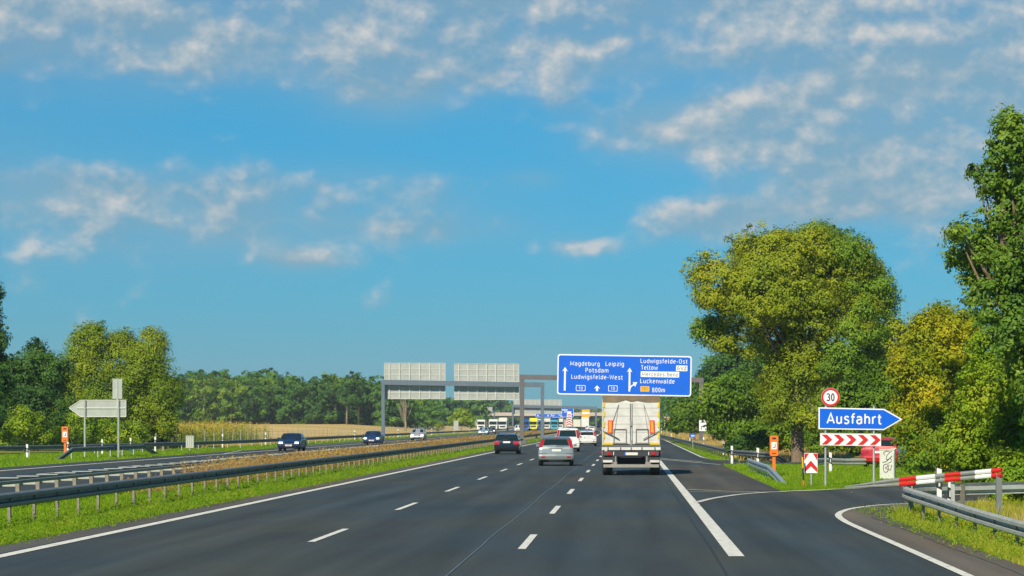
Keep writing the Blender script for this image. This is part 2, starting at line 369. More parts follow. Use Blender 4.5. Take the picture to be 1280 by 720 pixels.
def tree(name, label, loc, blobs, n, size, m, bark=BARK, tr=.3, group=None, cat='tree', clump=.9, per=40, shell=.62, limbs=True, zmin=.1, parts=('trunk', 'crown')):
    t = thing(name, label, cat, loc, 0, group)
    b = MB(); x0, y0, z0 = loc
    top = max(blobs, key=lambda q: q[2]); zc = sorted(q[2] for q in blobs)[len(blobs) // 2]
    cx = sum(q[0] for q in blobs) / len(blobs); cy = sum(q[1] for q in blobs) / len(blobs)
    fork = (x0 + (cx - x0) * .25, y0 + (cy - y0) * .25, z0 + max(.6, (zc - z0) * .45))
    b.tube([(x0, y0, z0 - .3), (x0, y0, z0 + .25), fork, (cx, cy, max(zc, fork[2] + .4)), (top[0], top[1], top[2] + top[5] * .4)],
           [tr * 1.5, tr * 1.08, tr * .9, tr * .55, tr * .12], 10)
    if limbs:
        for q in blobs:
            for k in range(2):
                e = (q[0] + random.uniform(-.4, .4) * q[3], q[1] + random.uniform(-.4, .4) * q[4], q[2] + random.uniform(0, .5) * q[5])
                s = random.uniform(0, .6); st = tuple(fork[i] + ((cx, cy, zc)[i] - fork[i]) * s for i in range(3))
                md = tuple((st[i] + e[i]) / 2 + (0, 0, -.08 * abs(e[2] - st[2]))[i] + random.uniform(-.15, .15) for i in range(3))
                b.tube([st, md, e], [tr * .42, tr * .26, tr * .05], 6)
    b.build(parts[0], bark, t, world=True, smooth=True)
    P, Q = crown_points(blobs, n, clump, per, shell); k = P[:, 2] > z0 + zmin; P = P[k]; Q = Q[k]
    me = leaves_mesh(parts[1], P - np.array(loc), Q, size * RNG.uniform(.6, 1.25, len(P)), m)
    link(parts[1], me, t); return t
def grass(name, label, regions, m, cat='grass'):
    """regions: (xa, xb, y0, y1, blades per m2, height, width, zbase)"""
    VV = []
    for (xa, xb, y0, y1, dens, h, w, zb) in regions:
        f = lambda q, y: (np.interp(y, [p[0] for p in q], [p[1] for p in q]) if isinstance(q, (list, tuple)) else np.full_like(y, float(q)))
        fz = lambda q, x, y: q(x, y) if callable(q) else np.full_like(y, float(q))
        ys0 = np.array([(y0 + y1) / 2.0]); wid = float(np.mean([f(xb, np.array([yy]))[0] - f(xa, np.array([yy]))[0] for yy in np.linspace(y0, y1, 9)]))
        n = int(abs(wid) * (y1 - y0) * dens)
        y = RNG.uniform(y0, y1, n); u = RNG.random(n); x = f(xa, y) * (1 - u) + f(xb, y) * u
        # patchy heights
        hh = h * RNG.uniform(.35, 1.2, n) * (0.75 + .35 * np.sin(x * 2.3 + y * .9) * np.sin(y * .37 + x))
        a = RNG.uniform(0, 2 * pi, n); ln = RNG.normal(0, .38, (n, 2)) * hh[:, None]
        bx, by = np.cos(a) * w * .5, np.sin(a) * w * .5
        x = x + np.vectorize(bend)(y) if y1 > 450 else x
        z = fz(zb, x, y)
        V = np.empty((n, 3, 3)); V[:, 0] = np.stack([x - bx, y - by, z], 1); V[:, 1] = np.stack([x + bx, y + by, z], 1)
        V[:, 2] = np.stack([x + ln[:, 0], y + ln[:, 1], z + hh], 1); VV.append(V.reshape(-1, 3))
    V = np.concatenate(VV); me = npmesh(name, V, np.arange(len(V)).reshape(-1, 3), m)
    return stuff(link(name, me), label, cat)
def stations(y0, y1, step=8.0):
    n = max(2, int(math.ceil((y1 - y0) / step)) + 1); return [y0 + (y1 - y0) * i / (n - 1) for i in range(n)]
def strip_mb(mb, xa, xb, y0, y1, z, step=10.0):
    g = lambda q, y: float(np.interp(y, [p[0] for p in q], [p[1] for p in q])) if isinstance(q, (list, tuple)) else q
    ys = stations(y0, y1, step)
    if isinstance(xa, (list, tuple)): ys = sorted(set(ys + [p[0] for p in xa if y0 < p[0] < y1]))
    if isinstance(xb, (list, tuple)): ys = sorted(set(ys + [p[0] for p in xb if y0 < p[0] < y1]))
    for a, b in zip(ys[:-1], ys[1:]):
        mb.poly([(g(xa, a) + bend(a), a, z), (g(xb, a) + bend(a), a, z), (g(xb, b) + bend(b), b, z), (g(xa, b) + bend(b), b, z)])
    return mb

# ------------------------------------------------------------------ terrain and carriageways
gx = [-3200, -1200, -600, -300, -150, -90, -60, -45, -38, -20, 0, 6, 9, 12, 20, 60, 300, 1200, 3200]
gy = [-60, 0, 30, 60, 100, 150, 200, 260, 340, 420, 500, 600, 700, 850, 1100, 1600, 2400, 3400]
def ss(a, b, x): t = max(0, min(1, (x - a) / (b - a))); return t * t * (3 - 2 * t)
def gz(x, y):
    z = -0.03
    if x < -40: z += 1.95 * ss(250, 690, y) * ss(-40, -75, x)
    if 5.5 < x < 70: z -= 0.32 * (1 - ss(66, 90, y))
    return z
b = MB(); nx = len(gx)
for y in gy:
    for x in gx: b.v.append((x, y, gz(x, y)))
for j in range(len(gy) - 1):
    for i in range(nx - 1): b.f.append((j * nx + i, j * nx + i + 1, (j + 1) * nx + i + 1, (j + 1) * nx + i))
structure(b.build('ground', LAND))

# stubble field on the rising land left of the motorway
b = MB(); fx = [-420, -300, -200, -150, -110, -75, -60, -50, -43]; fy = [262, 300, 340, 400, 460, 520, 600, 690, 900]; k = len(fx)
for y in fy:
    for x in fx: b.v.append((x, y, gz(x, y) + .12))
for j in range(len(fy) - 1):
    for i in range(k - 1): b.f.append((j * k + i, j * k + i + 1, (j + 1) * k + i + 1, (j + 1) * k + i))
structure(b.build('stubble_field', STRAW))

b = MB(); strip_mb(b, 6.2, 40, 160, 700, .0)
structure(b.build('dry_meadow', DRY))
# verges (green soil under the grass)
b = MB(); strip_mb(b, -18.9, -11.1, -40, 1150, .0)
structure(b.build('median_verge', GRASSG))
b = MB(); strip_mb(b, [(-40, -60), (150, -60), (235, -37.5), (1000, -37.5)], -30.9, -40, 1000, -.012)
structure(b.build('left_verge', GRASSG))
b = MB()
b.poly([(4.9, 86, -.004), (40, 100, -.004), (40, 141, -.004), (7.2, 141, -.004), (4.9, 140, -.004)])
strip_mb(b, 4.9, 7.2, 157, 900, .002)
def vz(x, y): return -.006 - .20 * ss(6.15, 7.5, x) * (1 - ss(60, 67, y))
vx = [6.0, 6.3, 6.7, 7.1, 7.5, 10, 20, 60]; vy = [-40, 0, 30, 50, 60, 62, 64, 66, 68, 73.5, 79]; k0 = len(b.v)
for y in vy:
    for x in vx: b.v.append((x, y, vz(x, y) - (.02 if y > 66 else 0)))
for j in range(len(vy) - 1):
    for i in range(len(vx) - 1): q_ = k0 + j * 8 + i; b.f.append((q_, q_ + 1, q_ + 9, q_ + 8))
structure(b.build('right_verge', GRASSG))

# our carriageway
b = MB(); strip_mb(b, -10.95, 4.95, -40, 1200, .016, 10); structure(b.build('carriageway', ASPH))
b = MB(); strip_mb(b, -11.25, -10.55, -40, 1200, .020, 10); structure(b.build('carriageway_shoulder', ASPH2))
b = MB(); strip_mb(b, -31.2, -18.4, -40, 1200, .016, 10)
strip_mb(b, [(185, -31.2), (195, -33.2), (700, -33.2), (760, -50), (1010, -50)], -31.2, 185, 1010, .016, 10)
structure(b.build('oncoming_carriageway', ASPH))
# exit ramp: curves away to the right
NEAR = [(4.95, -40), (4.95, 55), (4.95, 60), (5.1, 63.2), (5.45, 66.0), (6.1, 68.8), (6.95, 70.9), (8.4, 72.6), (10.5, 74.2), (14, 75.6), (20, 76.6), (32, 77.5), (60, 78)]
FAR = [(4.2, 83.0), (5.6, 85.2), (7.3, 88.0), (9.4, 91.6), (12, 94.6), (16, 97.2), (22, 99), (32, 100), (60, 101)]
b = MB()
nr = [(p[0], p[1]) for p in NEAR[2:]]
b.poly([(4.9, 60, .012)] + [(p[0], p[1], .012) for p in nr] + [(p[0], p[1] + .1, .012) for p in FAR[::-1]] + [(4.9, 84, .012)])
structure(b.build('exit_ramp', ASPH3))
b = MB()
sh = [(6.05, -40), (6.05, 52), (6.1, 60), (6.35, 64.5), (6.9, 67.6), (7.7, 69.8), (9.2, 71.7), (11, 73.1), (14, 74.4), (20, 75.4), (60, 76.6)]
nn_ = [(4.8, -40), (4.8, 52), (4.8, 60), (5.0, 63.2), (5.4, 66.0), (6.05, 68.8), (6.9, 70.9), (8.4, 72.6), (14, 75.6), (20, 76.6), (60, 78)]
for i in range(len(sh) - 1): b.poly([(*nn_[i], .020), (*sh[i], .020), (*sh[i + 1], .020), (*nn_[i + 1], .020)])
structure(b.build('ramp_shoulder', ASPH2))
b = MB()
b.poly([(4.9, 138, .008), (7.5, 143, .008), (11, 144.5, .008), (60, 147, .008), (60, 155, .008), (10, 154.5, .008), (7, 155.5, .008), (4.9, 160, .008)])
structure(b.build('side_road', ASPH3))
# lighter, older asphalt between the broad line and the grass island
b = MB()
strip_mb(b, 1.98, 4.92, 86.5, 139, .0215)
structure(b.build('paved_island', ASPH4))

# markings
ZP = .0262
b = MB(); strip_mb(b, -10.45, -10.20, -40, 1100, ZP)
strip_mb(b, 1.64, 1.90, 43.3, 1100, ZP)
strip_mb(b, 4.66, 4.82, 171, 1100, ZP)
structure(b.build('edge_lines', PAINT))
b = MB(); y = 45.8 - 18 * 3
while y < 1000:
    b_ = 6.0
    strip_mb(b, -1.93, -1.79, y, y + 6, ZP); y += 18
y = 48.6 - 18 * 3
while y < 1000:
    if y < 440: strip_mb(b, -5.92, -5.78, y, y + 6, ZP)
    else: strip_mb(b, -5.92, -5.78, y, y + 18, ZP)
    y += 18
structure(b.build('lane_dashes', PAINT))
def line_along(mb, pts, w, z):
    mb.sweep([(p[0], p[1], z) for p in pts], [(-w / 2, 0), (w / 2, 0)], closed=False)
def smooth_line(pts, n=6):
    out = []
    P = [pts[0]] + list(pts) + [pts[-1]]
    for i in range(1, len(P) - 2):
        for k in range(n):
            t = k / n; a, b_, c, d = P[i-1], P[i], P[i+1], P[i+2]
            out.append(tuple(.5 * ((2 * b_[j]) + (-a[j] + c[j]) * t + (2*a[j] - 5*b_[j] + 4*c[j] - d[j]) * t*t + (-a[j] + 3*b_[j] - 3*c[j] + d[j]) * t**3) for j in range(len(b_))))
    out.append(tuple(pts[-1])); return out
b = MB(); line_along(b, smooth_line([(4.86, 5), (4.84, 40), (4.80, 54), (4.82, 59), (5.0, 63), (5.5, 66.6), (6.2, 69.2), (7.0, 71), (8.6, 72.9), (11, 74.6), (15, 76), (30, 77.6)]), .16, .0302)
line_along(b, smooth_line([(4.0, 83.6), (4.6, 84), (6.0, 86.2), (7.35, 88.3), (9.45, 92.0), (12.1, 95.0), (16.1, 97.5), (30, 100)]), .22, .0302)
structure(b.build('ramp_lines', PAINT))
b = MB()
line_along(b, [(1.85, 87.4), (3.0, 85.2), (4.1, 83.9)], .17, .0305)
line_along(b, [(1.95, 84.6), (3.1, 83.6), (4.2, 83.2)], .15, .031)
line_along(b, smooth_line([(1.88, 72.9), (2.35, 76.2), (3.0, 79.4), (3.6, 81.6), (4.35, 83.4)]), .2, .0315)
line_along(b, [(1.9, 161), (3.6, 149), (4.85, 140)], .18, .0305)
line_along(b, [(1.9, 166), (4.2, 150)], .14, .031)
line_along(b, smooth_line([(4.75, 173), (4.85, 166), (5.4, 160.5), (6.6, 156.5), (10, 155.4), (20, 155)]), .14, .0315)
structure(b.build('gore_lines', PAINT_OLD))
b = MB(); line_along(b, [(-2.62 + random.uniform(-.012, .012) + .02 * sin(y * .21), y) for y in range(8, 600, 3)], .022, .0258)
structure(b.build('seam_line', SEAM))
b = MB(); line_along(b, [(1.42 + .01 * sin(y * .3), y) for y in range(8, 300, 4)], .03, .0256)
line_along(b, [(5.66 + .02 * sin(y * .5) + .012 * sin(y * 3.1), y) for y in np.arange(20, 62, .8)], .014, .0256)
structure(b.build('asphalt_joint', SEAMD))
# oncoming side
b = MB(); strip_mb(b, -29.12, -28.86, -40, 1100, ZP); strip_mb(b, -19.1, -18.95, -40, 1100, ZP)
strip_mb(b, [(190, -29.2), (215, -31.6), (1000, -31.6)], [(190, -29.1), (215, -31.45), (1000, -31.45)], 190, 700, .0275)
for i in range(60):
    for xx in (-25.5, -22.2): strip_mb(b, xx - .07, xx + .07, -30 + i * 18, -24 + i * 18, ZP)
structure(b.build('oncoming_lines', PAINT))

# ------------------------------------------------------------------ haze
hb = MB(); hb.box((0, 1600, 39.5), (6800, 3900, 83)); hz = hb.build('haze', mat('tmp', (1, 1, 1)))
hm = bpy.data.materials.new('haze_air'); hm.use_nodes = True; ht = hm.node_tree; ht.nodes.clear()
pv = ht.nodes.new('ShaderNodeVolumePrincipled'); pv.inputs['Color'].default_value = (.72, .87, 1, 1); pv.inputs['Density'].default_value = .00013; pv.inputs['Anisotropy'].default_value = 0.0
ho = ht.nodes.new('ShaderNodeOutputMaterial'); ht.links.new(pv.outputs[0], ho.inputs['Volume'])
hz.data.materials.clear(); hz.data.materials.append(hm); hz['kind'] = 'stuff'

# ------------------------------------------------------------------ guard rails
def wbeam(side=1, top=.75, hgt=.31):
    o = [(0, 0), (.06, -.012), (.09, -.035), (.09, -.098), (-.03, -.112), (-.03, -.192), (.09, -.206), (.09, -.262), (.055, -.298), (0, -.31)]
    k = hgt / .31
    front = [(side * (a + .03), top + c * k) for a, c in o]; back = [(side * (a + .018), top + c * k) for a, c in o[::-1]]
    return front + back
def rail(label, path, side, posts, top=.75, group=None, mb=STEEL, mp=POSTM, bolts=True, step=2.33, hgt=.31, bolt_to=140, thickp=(.06, .11)):
    """path: list of (x,y,z); side=+1 beam faces right of travel; posts: list of (x,y,z)"""
    p0 = path[0]; t = thing('guard_rail', label, 'guard rail', (p0[0], p0[1], p0[2]), 0, group)
    MB().sweep(path, wbeam(side, top, hgt)).build('beam', mb, t, world=True)
    pm = MB().box((0, 0, (top - .04) / 2 - .15), (thickp[0], thickp[1], top - .04 + .3)).mesh('post', mp)
    for q in posts[:99]:
        o = link('post', pm, t, (q[0] - p0[0], q[1] - p0[1], q[2] - p0[2])); o.rotation_euler.z = q[3] if len(q) > 3 else 0
    if len(posts) > 99:
        r = MB()
        for q in posts[99:]: r.box((q[0], q[1], q[2] + (top - .04) / 2 - .15), (.06, .11, top - .04 + .3))
        stuff(r.build('post', mp, t, world=True))
    if bolts:
        km = MB().box((0, 0, 0), (.02, .03, .03)).mesh('bolt', STEEL_B)  # bolt heads paler than the beam, their glint put into the colour
        for q in [q for q in posts if q[1] < bolt_to][:46]:
            for dy in (.02, 1.1): link('bolt', km, t, (q[0] + side * .04 - p0[0], q[1] + dy - p0[1], q[2] + top - .155 - p0[2]))
    return t
ys = stations(30, 1000, 5)
pp = [(-13.05 + bend(36.98 + i * 2.33), 36.98 + i * 2.33, 0) for i in range(int(960 / 2.33)) if 36.98 + i * 2.33 > 44]
rail('dark grey steel guard rail with many posts along the green edge of our carriageway', [(-13.05 + bend(y), y, 0) for y in ys], 1, pp)

# median rail with spacers
t = thing('guard_rail', 'guard rail with pale spacer plates on its post tops, beyond the brown median weeds', 'guard rail', (-16.2, 50, 0))
MB().sweep([(-16.08 + bend(y), y, 0) for y in stations(50, 1000, 5)], [(-.04, .615), (.04, .625), (.04, .70), (-.04, .715)]).build('beam', STEEL, t, world=True)
MB().sweep([(-16.72 + bend(y), y, 0) for y in stations(50, 1000, 5)], [(-.03, .50), (.01, .50), (.01, .72), (-.03, .72)]).build('beam', STEEL, t, world=True)
pm = MB().box((-.02, 0, .16), (.10, .09, .95)).mesh('post', POSTM); am = MB().box((-.27, 0, .762), (.60, .30, .018)).box((-.3, .05, .575), (.42, .06, .09)).mesh('spacer', STEEL_B)
rp = MB(); rs = MB(); q = 0; y = 70.07 - 2.4 * 6
while y < 990:
    if q < 99: link('post', pm, t, (0, y - 50, 0)); link('spacer', am, t, (0, y - 50, 0))
    else:
        X = -16.2 + bend(y); rp.box((X - .02, y, .16), (.10, .09, .95)); rs.box((X - .27, y, .762), (.60, .30, .018))
    y += 2.4; q += 1
stuff(rp.build('post', POSTM, t, world=True)); stuff(rs.build('spacer', STEEL_B, t, world=True))

# left side rail along the oncoming lanes
lp_ = smooth_line([(-62, 140, 0), (-52, 152, 0), (-41, 171, 0), (-37, 195, 0), (-34.6, 233, 0), (-34.3, 270, 0), (-34.3, 330, 0)], 6) + [(-34.3 + bend(y), y, 0) for y in stations(340, 1000, 12)]
def along(path, step, y0=None, y1=None):
    out = []; acc = 0; nxt = 0
    for a, b_ in zip(path[:-1], path[1:]):
        l = hypot(b_[0] - a[0], b_[1] - a[1])
        while nxt <= acc + l:
            s = (nxt - acc) / l; p = tuple(a[i] + (b_[i] - a[i]) * s for i in range(3)); out.append((*p, atan2(b_[1] - a[1], b_[0] - a[0]) - pi / 2)); nxt += step
        acc += l
    return out
rail('long dark guard rail before the field left of the oncoming lanes', lp_, 1, along(lp_, 6.0), bolts=False, mp=STEEL_B)
sp = [(-34.5, 158.5, -.74), (-34.2, 162, 0), (-34.0, 170, 0), (-33.8, 178, 0), (-33.7, 183, 0), (-33.7, 189.5, -.74)]
t_ = rail('short guard rail with both ends sloping down before the grey arrow sign back', sp, 1, along(sp[1:5], 3.6), bolts=False, mp=STEEL_B)

# right side rails
rr = [(5.9 + bend(y), y, -.08) for y in stations(900, 172, 12)] + smooth_line([(5.95, 163, -.08), (6.3, 153, -.08), (7.0, 146.5, -.08), (8.2, 147.5, -.25), (8.9, 149, -.72)], 5)
rail('weathered guard rail running along the dry meadow, near end sinking', rr, 1, [p for p in along(rr, 4.0) if p[2] > -.2][::-1], bolts=False)
rs_ = [(5.60, 122.5, -.16), (5.62, 112, -.2), (5.66, 106, -.22), (5.68, 101, -.42), (5.72, 94, -.75)]
rail('short bluish guard rail sloping down into the grass island below the orange call box', rs_[::-1], -1, along(rs_, 2.0), bolts=False, mb=mat('rail_blue_reflection', (.50, .60, .68), .35, .5, var=.15, scale=2), mp=STEEL_B)  # beam steel tinted blue: the bluish reflection is put into its colour
rg = smooth_line([(7.95, 42, -.56), (7.72, 47, -.47), (7.5, 51, -.40), (7.28, 55.4, -.32), (7.08, 59.4, -.22), (6.93, 62.4, -.15), (6.86, 64.4, -.11), (7.0, 66.2, -.09), (7.7, 67.6, -.08), (9.0, 68.5, -.08), (11.5, 69.4, -.05), (15, 70, -.05), (22, 70.6, -.05)], 6)
def rail_posts_offset(path, step): return [(p[0], p[1], p[2], p[3]) for p in along(path, step)]
rail('near guard rail curling round the bend beside the exit ramp', rg, -1, rail_posts_offset(rg, 2.25), bolts=True, hgt=.31, mb=mat('rail_grey_near', (.42, .43, .40), .6, .1, var=.2, scale=3), bolt_to=62)
rb = [(8.0, 119, -.75), (8.3, 122, -.18), (9.2, 124, -.16), (10.2, 124.7, -.2), (11.2, 125.1, -.2)]
rail('pale guard rail behind the chevron boards, partly hidden by the yellow tree', rb, 1, along(rb[1:], 2.6), bolts=False, mb=STEEL_B, mp=STEEL_B)

# ------------------------------------------------------------------ text
def el_(cx, cy, rx, ry, a0=0, a1=360, n=18): return [(cx + rx * cos(R(a0 + (a1 - a0) * i / n)), cy + ry * sin(R(a0 + (a1 - a0) * i / n))) for i in range(n + 1)]
def sm_(*p): return smooth_line(list(p), 4)
_b = el_(.30, .36, .22, .36)
GL_ = {
 'a': (.6, [sm_((.08, .60), (.18, .70), (.34, .71), (.47, .62), (.50, .48), (.50, .25), (.50, 0)), sm_((.50, .42), (.26, .41), (.09, .32), (.08, .13), (.20, .01), (.38, .03), (.50, .16))]),
 'b': (.6, [[(.08, 1), (.08, 0)], _b]), 'c': (.52, [el_(.30, .36, .22, .36, 50, 310)]), 'd': (.6, [[(.52, 1), (.52, 0)], _b]),
 'e': (.6, [[(.09, .38), (.51, .38)], el_(.30, .36, .22, .36, 4, 308)]), 'f': (.36, [sm_((.38, .99), (.25, .98), (.17, .86), (.17, .7), (.17, .3), (.17, 0)), [(.02, .68), (.36, .68)]]),
 'g': (.6, [_b, sm_((.52, .72), (.52, .3), (.52, -.05), (.46, -.22), (.3, -.28), (.12, -.24))]),
 'h': (.58, [[(.08, 1), (.08, 0)], sm_((.08, .45), (.15, .64), (.32, .71), (.47, .62), (.50, .45), (.50, .2), (.50, 0))]),
 'i': (.16, [[(.08, .72), (.08, 0)], [(.08, 1.02), (.08, .88)]]), 'k': (.52, [[(.08, 1), (.08, 0)], [(.08, .28), (.46, .72)], [(.22, .46), (.50, 0)]]),
 'l': (.22, [sm_((.08, 1), (.08, .6), (.08, .14), (.13, .02), (.24, 0))]),
 'm': (.92, [[(.08, .72), (.08, 0)], sm_((.08, .48), (.14, .64), (.27, .71), (.41, .62), (.44, .45), (.44, .2), (.44, 0)), sm_((.44, .48), (.50, .64), (.63, .71), (.77, .62), (.80, .45), (.80, .2), (.80, 0))]),
 'n': (.58, [[(.08, .72), (.08, 0)], sm_((.08, .45), (.15, .64), (.32, .71), (.47, .62), (.50, .45), (.50, .2), (.50, 0))]),
 'o': (.6, [_b]), 'p': (.6, [_b, [(.08, .72), (.08, -.28)]]), 'r': (.38, [[(.08, .72), (.08, 0)], sm_((.08, .42), (.14, .62), (.26, .71), (.38, .70))]),
 's': (.52, [sm_((.46, .62), (.34, .71), (.18, .70), (.09, .56), (.16, .43), (.30, .37), (.44, .29), (.46, .14), (.36, .02), (.2, .0), (.06, .09))]),
 't': (.38, [sm_((.17, .95), (.17, .6), (.17, .16), (.22, .03), (.38, .0)), [(.02, .68), (.36, .68)]]),
 'u': (.58, [[(.50, .72), (.50, 0)], sm_((.50, .27), (.43, .08), (.26, .01), (.11, .10), (.08, .27), (.08, .5), (.08, .72))]),
 'w': (.8, [[(.02, .72), (.2, 0), (.40, .66), (.60, 0), (.78, .72)]]), 'z': (.5, [[(.06, .68), (.46, .68), (.06, .04), (.48, .04)]]),
 'A': (.72, [[(.02, 0), (.36, 1), (.70, 0)], [(.14, .30), (.58, .30)]]), 'B': (.62, [[(.08, 0), (.08, 1)], sm_((.08, .97), (.36, .97), (.50, .86), (.48, .62), (.34, .53), (.08, .53)), sm_((.34, .53), (.54, .42), (.54, .14), (.36, .03), (.08, .03))]),
 'G': (.68, [el_(.34, .5, .26, .5, 48, 340), [(.60, .33), (.60, .48), (.36, .48)]]), 'L': (.52, [[(.08, 1), (.08, .04), (.50, .04)]]),
 'M': (.92, [[(.06, 0), (.06, 1), (.45, .22), (.84, 1), (.84, 0)]]), 'O': (.7, [el_(.34, .5, .27, .5)]), 'P': (.6, [[(.08, 0), (.08, 1)], sm_((.08, .97), (.34, .97), (.52, .86), (.52, .58), (.34, .46), (.08, .46))]),
 'T': (.58, [[(.02, .96), (.56, .96)], [(.29, .96), (.29, 0)]]), 'V': (.66, [[(.02, 1), (.33, 0), (.64, 1)]]), 'W': (.96, [[(.02, 1), (.25, 0), (.48, .94), (.71, 0), (.94, 1)]]),
 'Z': (.6, [[(.06, .96), (.54, .96), (.06, .04), (.56, .04)]]), '-': (.36, [[(.04, .38), (.32, .38)]]), ' ': (.45, []),
 '0': (.58, [el_(.29, .5, .21, .5)]), '1': (.4, [[(.06, .76), (.26, .98), (.26, 0)]]), '8': (.58, [el_(.29, .74, .19, .25), el_(.29, .25, .22, .25)]),
 '3': (.56, [sm_((.08, .90), (.2, .99), (.38, .98), (.49, .85), (.46, .64), (.30, .54), (.24, .53)), sm_((.26, .53), (.46, .45), (.51, .25), (.42, .05), (.24, .0), (.06, .10))]),
}
def text_mesh(body, name, m, cap, width=None, wt=.155):
    """plain sign lettering drawn from strokes of even width, standing in the x-z plane, centred, base line at z = 0"""
    adv = sum(GL_[c][0] + .17 for c in body) - .17; sx_ = (width / adv) if width else cap; mb = MB(); x = -adv / 2; n = 0; w = cap * wt / 2
    for c in body:
        for st in GL_[c][1]:
            P = [((x + p[0]) * sx_, p[1] * cap) for p in st]; k = len(mb.v); m_ = len(P); yy = -.0012 * (n % 5); n += 1
            closed = hypot(P[0][0] - P[-1][0], P[0][1] - P[-1][1]) < 1e-6
            for i in range(m_):
                a_ = P[i - 1] if i else (P[-2] if closed else P[0]); b_ = P[i + 1] if i < m_ - 1 else (P[1] if closed else P[-1])
                d1 = (P[i][0] - a_[0], P[i][1] - a_[1]); d2 = (b_[0] - P[i][0], b_[1] - P[i][1]); l1 = hypot(*d1); l2 = hypot(*d2)
                if l1 < 1e-9: d1, l1 = d2, l2
                if l2 < 1e-9: d2, l2 = d1, l1
                u1 = (-d1[1] / l1, d1[0] / l1); u2 = (-d2[1] / l2, d2[0] / l2); bx, bz = u1[0] + u2[0], u1[1] + u2[1]; l = hypot(bx, bz) or 1
                bx /= l; bz /= l; q = w / max(.45, bx * u1[0] + bz * u1[1])
                mb.v += [(P[i][0] + bx * q, yy, P[i][1] + bz * q), (P[i][0] - bx * q, yy, P[i][1] - bz * q)]
            for i in range(m_ - 1): mb.f.append((k + 2 * i, k + 2 * i + 1, k + 2 * i + 3, k + 2 * i + 2))
        x += GL_[c][0] + .17
    return mb.mesh(name, m)
def put_text(parent, body, cx, base, cap, width, m, y, name='lettering', z0=0, wt=.135):
    # Bold by laying three copies side by side
    me = text_mesh(body, name, m, cap, width, wt); return link(name, me, parent, (cx, y, base))
def rrect(x0, z0, x1, z1, r, n=4):
    out = []
    for cx, cz, a0 in ((x1 - r, z1 - r, 0), (x0 + r, z1 - r, 90), (x0 + r, z0 + r, 180), (x1 - r, z0 + r, 270)):
        for i in range(n + 1): a = R(a0 + 90 * i / n); out.append((cx + r * cos(a), cz + r * sin(a)))
    return out

# ------------------------------------------------------------------ gantry over our carriageway with the blue sign
DG = 285.0; s = DG / F
gt = thing('sign_gantry', 'brown grey steel gantry spanning our carriageway and holding the blue direction sign', 'gantry', (0, DG, 0))
def gx_(px): return (px - VX) * s
def gz_(py): return H - (py - VY) * s
xl, xr = gx_(652.5), gx_(876.5)
MB().box((xl, 0, (gz_(471) - .28) / 2), (.46, .46, gz_(471) - .285)).box((xl, 0, .2), (1.0, 1.0, .5)).build('post', GANTRY, gt)
MB().box((xr, 0, (gz_(475) - .28) / 2), (.46, .46, gz_(475) - .285)).box((xr, 0, .2), (1.0, 1.0, .5)).build('post', GANTRY, gt)
bm = MB(); zl, zr = gz_(471), gz_(475)
bm.v += [(xl + .25, -.25, zl - .28), (xr + .25, -.25, zr - .28), (xr + .25, .25, zr - .28), (xl + .25, .25, zl - .28), (xl - .25, -.25, zl + .24), (xr + .25, -.25, zr + .24), (xr + .25, .25, zr + .24), (xl - .25, .25, zl + .24)]
bm.v[0] = (xl - .25, -.25, zl - .28); bm.v[3] = (xl - .25, .25, zl - .28)
bm.f += [(0, 3, 2, 1), (4, 5, 6, 7), (0, 1, 5, 4), (1, 2, 6, 5), (2, 3, 7, 6), (3, 0, 4, 7)]; bm.build('beam', GANTRY, gt)

sg = thing('direction_sign', 'large blue direction sign with white town names hanging over the truck', 'road sign', (gx_(780.5), DG - .42, gz_(469.2)))
sg.rotation_euler = (0, R(.95), 0)
def q5(zx, zy): return (680 + zx / 6 - 780.5) * s, -((430 + zy / 6) - 469.2) * s      # from a 6x enlargement
wq = 167.5 * s / 2; hq = 50.5 * s / 2
MB().prism(rrect(-wq, -hq, wq, hq, .28), -.04, .06).build('panel', WHITE, sg)
MB().prism(rrect(-wq + .14, -hq + .14, wq - .14, hq - .14, .2), -.05, -.041).build('blue_field', BLUE, sg)
MB().box((-5, .2, 0), (.15, .25, 3.9)).box((-1.7, .2, 0), (.15, .25, 3.9)).box((1.7, .2, 0), (.15, .25, 3.9)).box((5, .2, 0), (.15, .25, 3.9)).build('bracket', GANTRY, sg)
YT = -.062
# undo the roll in the enlargement: text rows sit level with the panel
def qq(zx, zy): u, v = q5(zx, zy); a = R(.95); return u * cos(a) - v * sin(a), v * cos(a) + u * sin(a)
ROWS = [('Magdeburg', 197, 418, 163, 31), ('Leipzig', 461, 600, 165, 31), ('Potsdam', 311, 485, 213, 31), ('Ludwigsfelde-West', 205, 590, 263, 31),
        ('Ludwigsfelde-Ost', 723, 1075, 145, 31), ('Teltow', 727, 852, 193, 32), ('Luckenwalde', 721, 980, 295, 32), ('800m', 810, 908, 361, 32)]
for body, a_, b_, base, cap in ROWS:
    u0, v0 = qq((a_ + b_) / 2, base); put_text(sg, body, u0, v0, cap / 6 * s, (b_ - a_) / 6 * s, WHITE, YT)
def flatbox(mb, a, c, y0, y1): mb.prism([(a[0], a[1]), (c[0], a[1]), (c[0], c[1]), (a[0], c[1])], y0, y1)
def zbox(x0, y0, x1, y1):
    c = qq((x0 + x1) / 2, (y0 + y1) / 2); w, h = (x1 - x0) / 12 * s, (y1 - y0) / 12 * s; return c, w, h
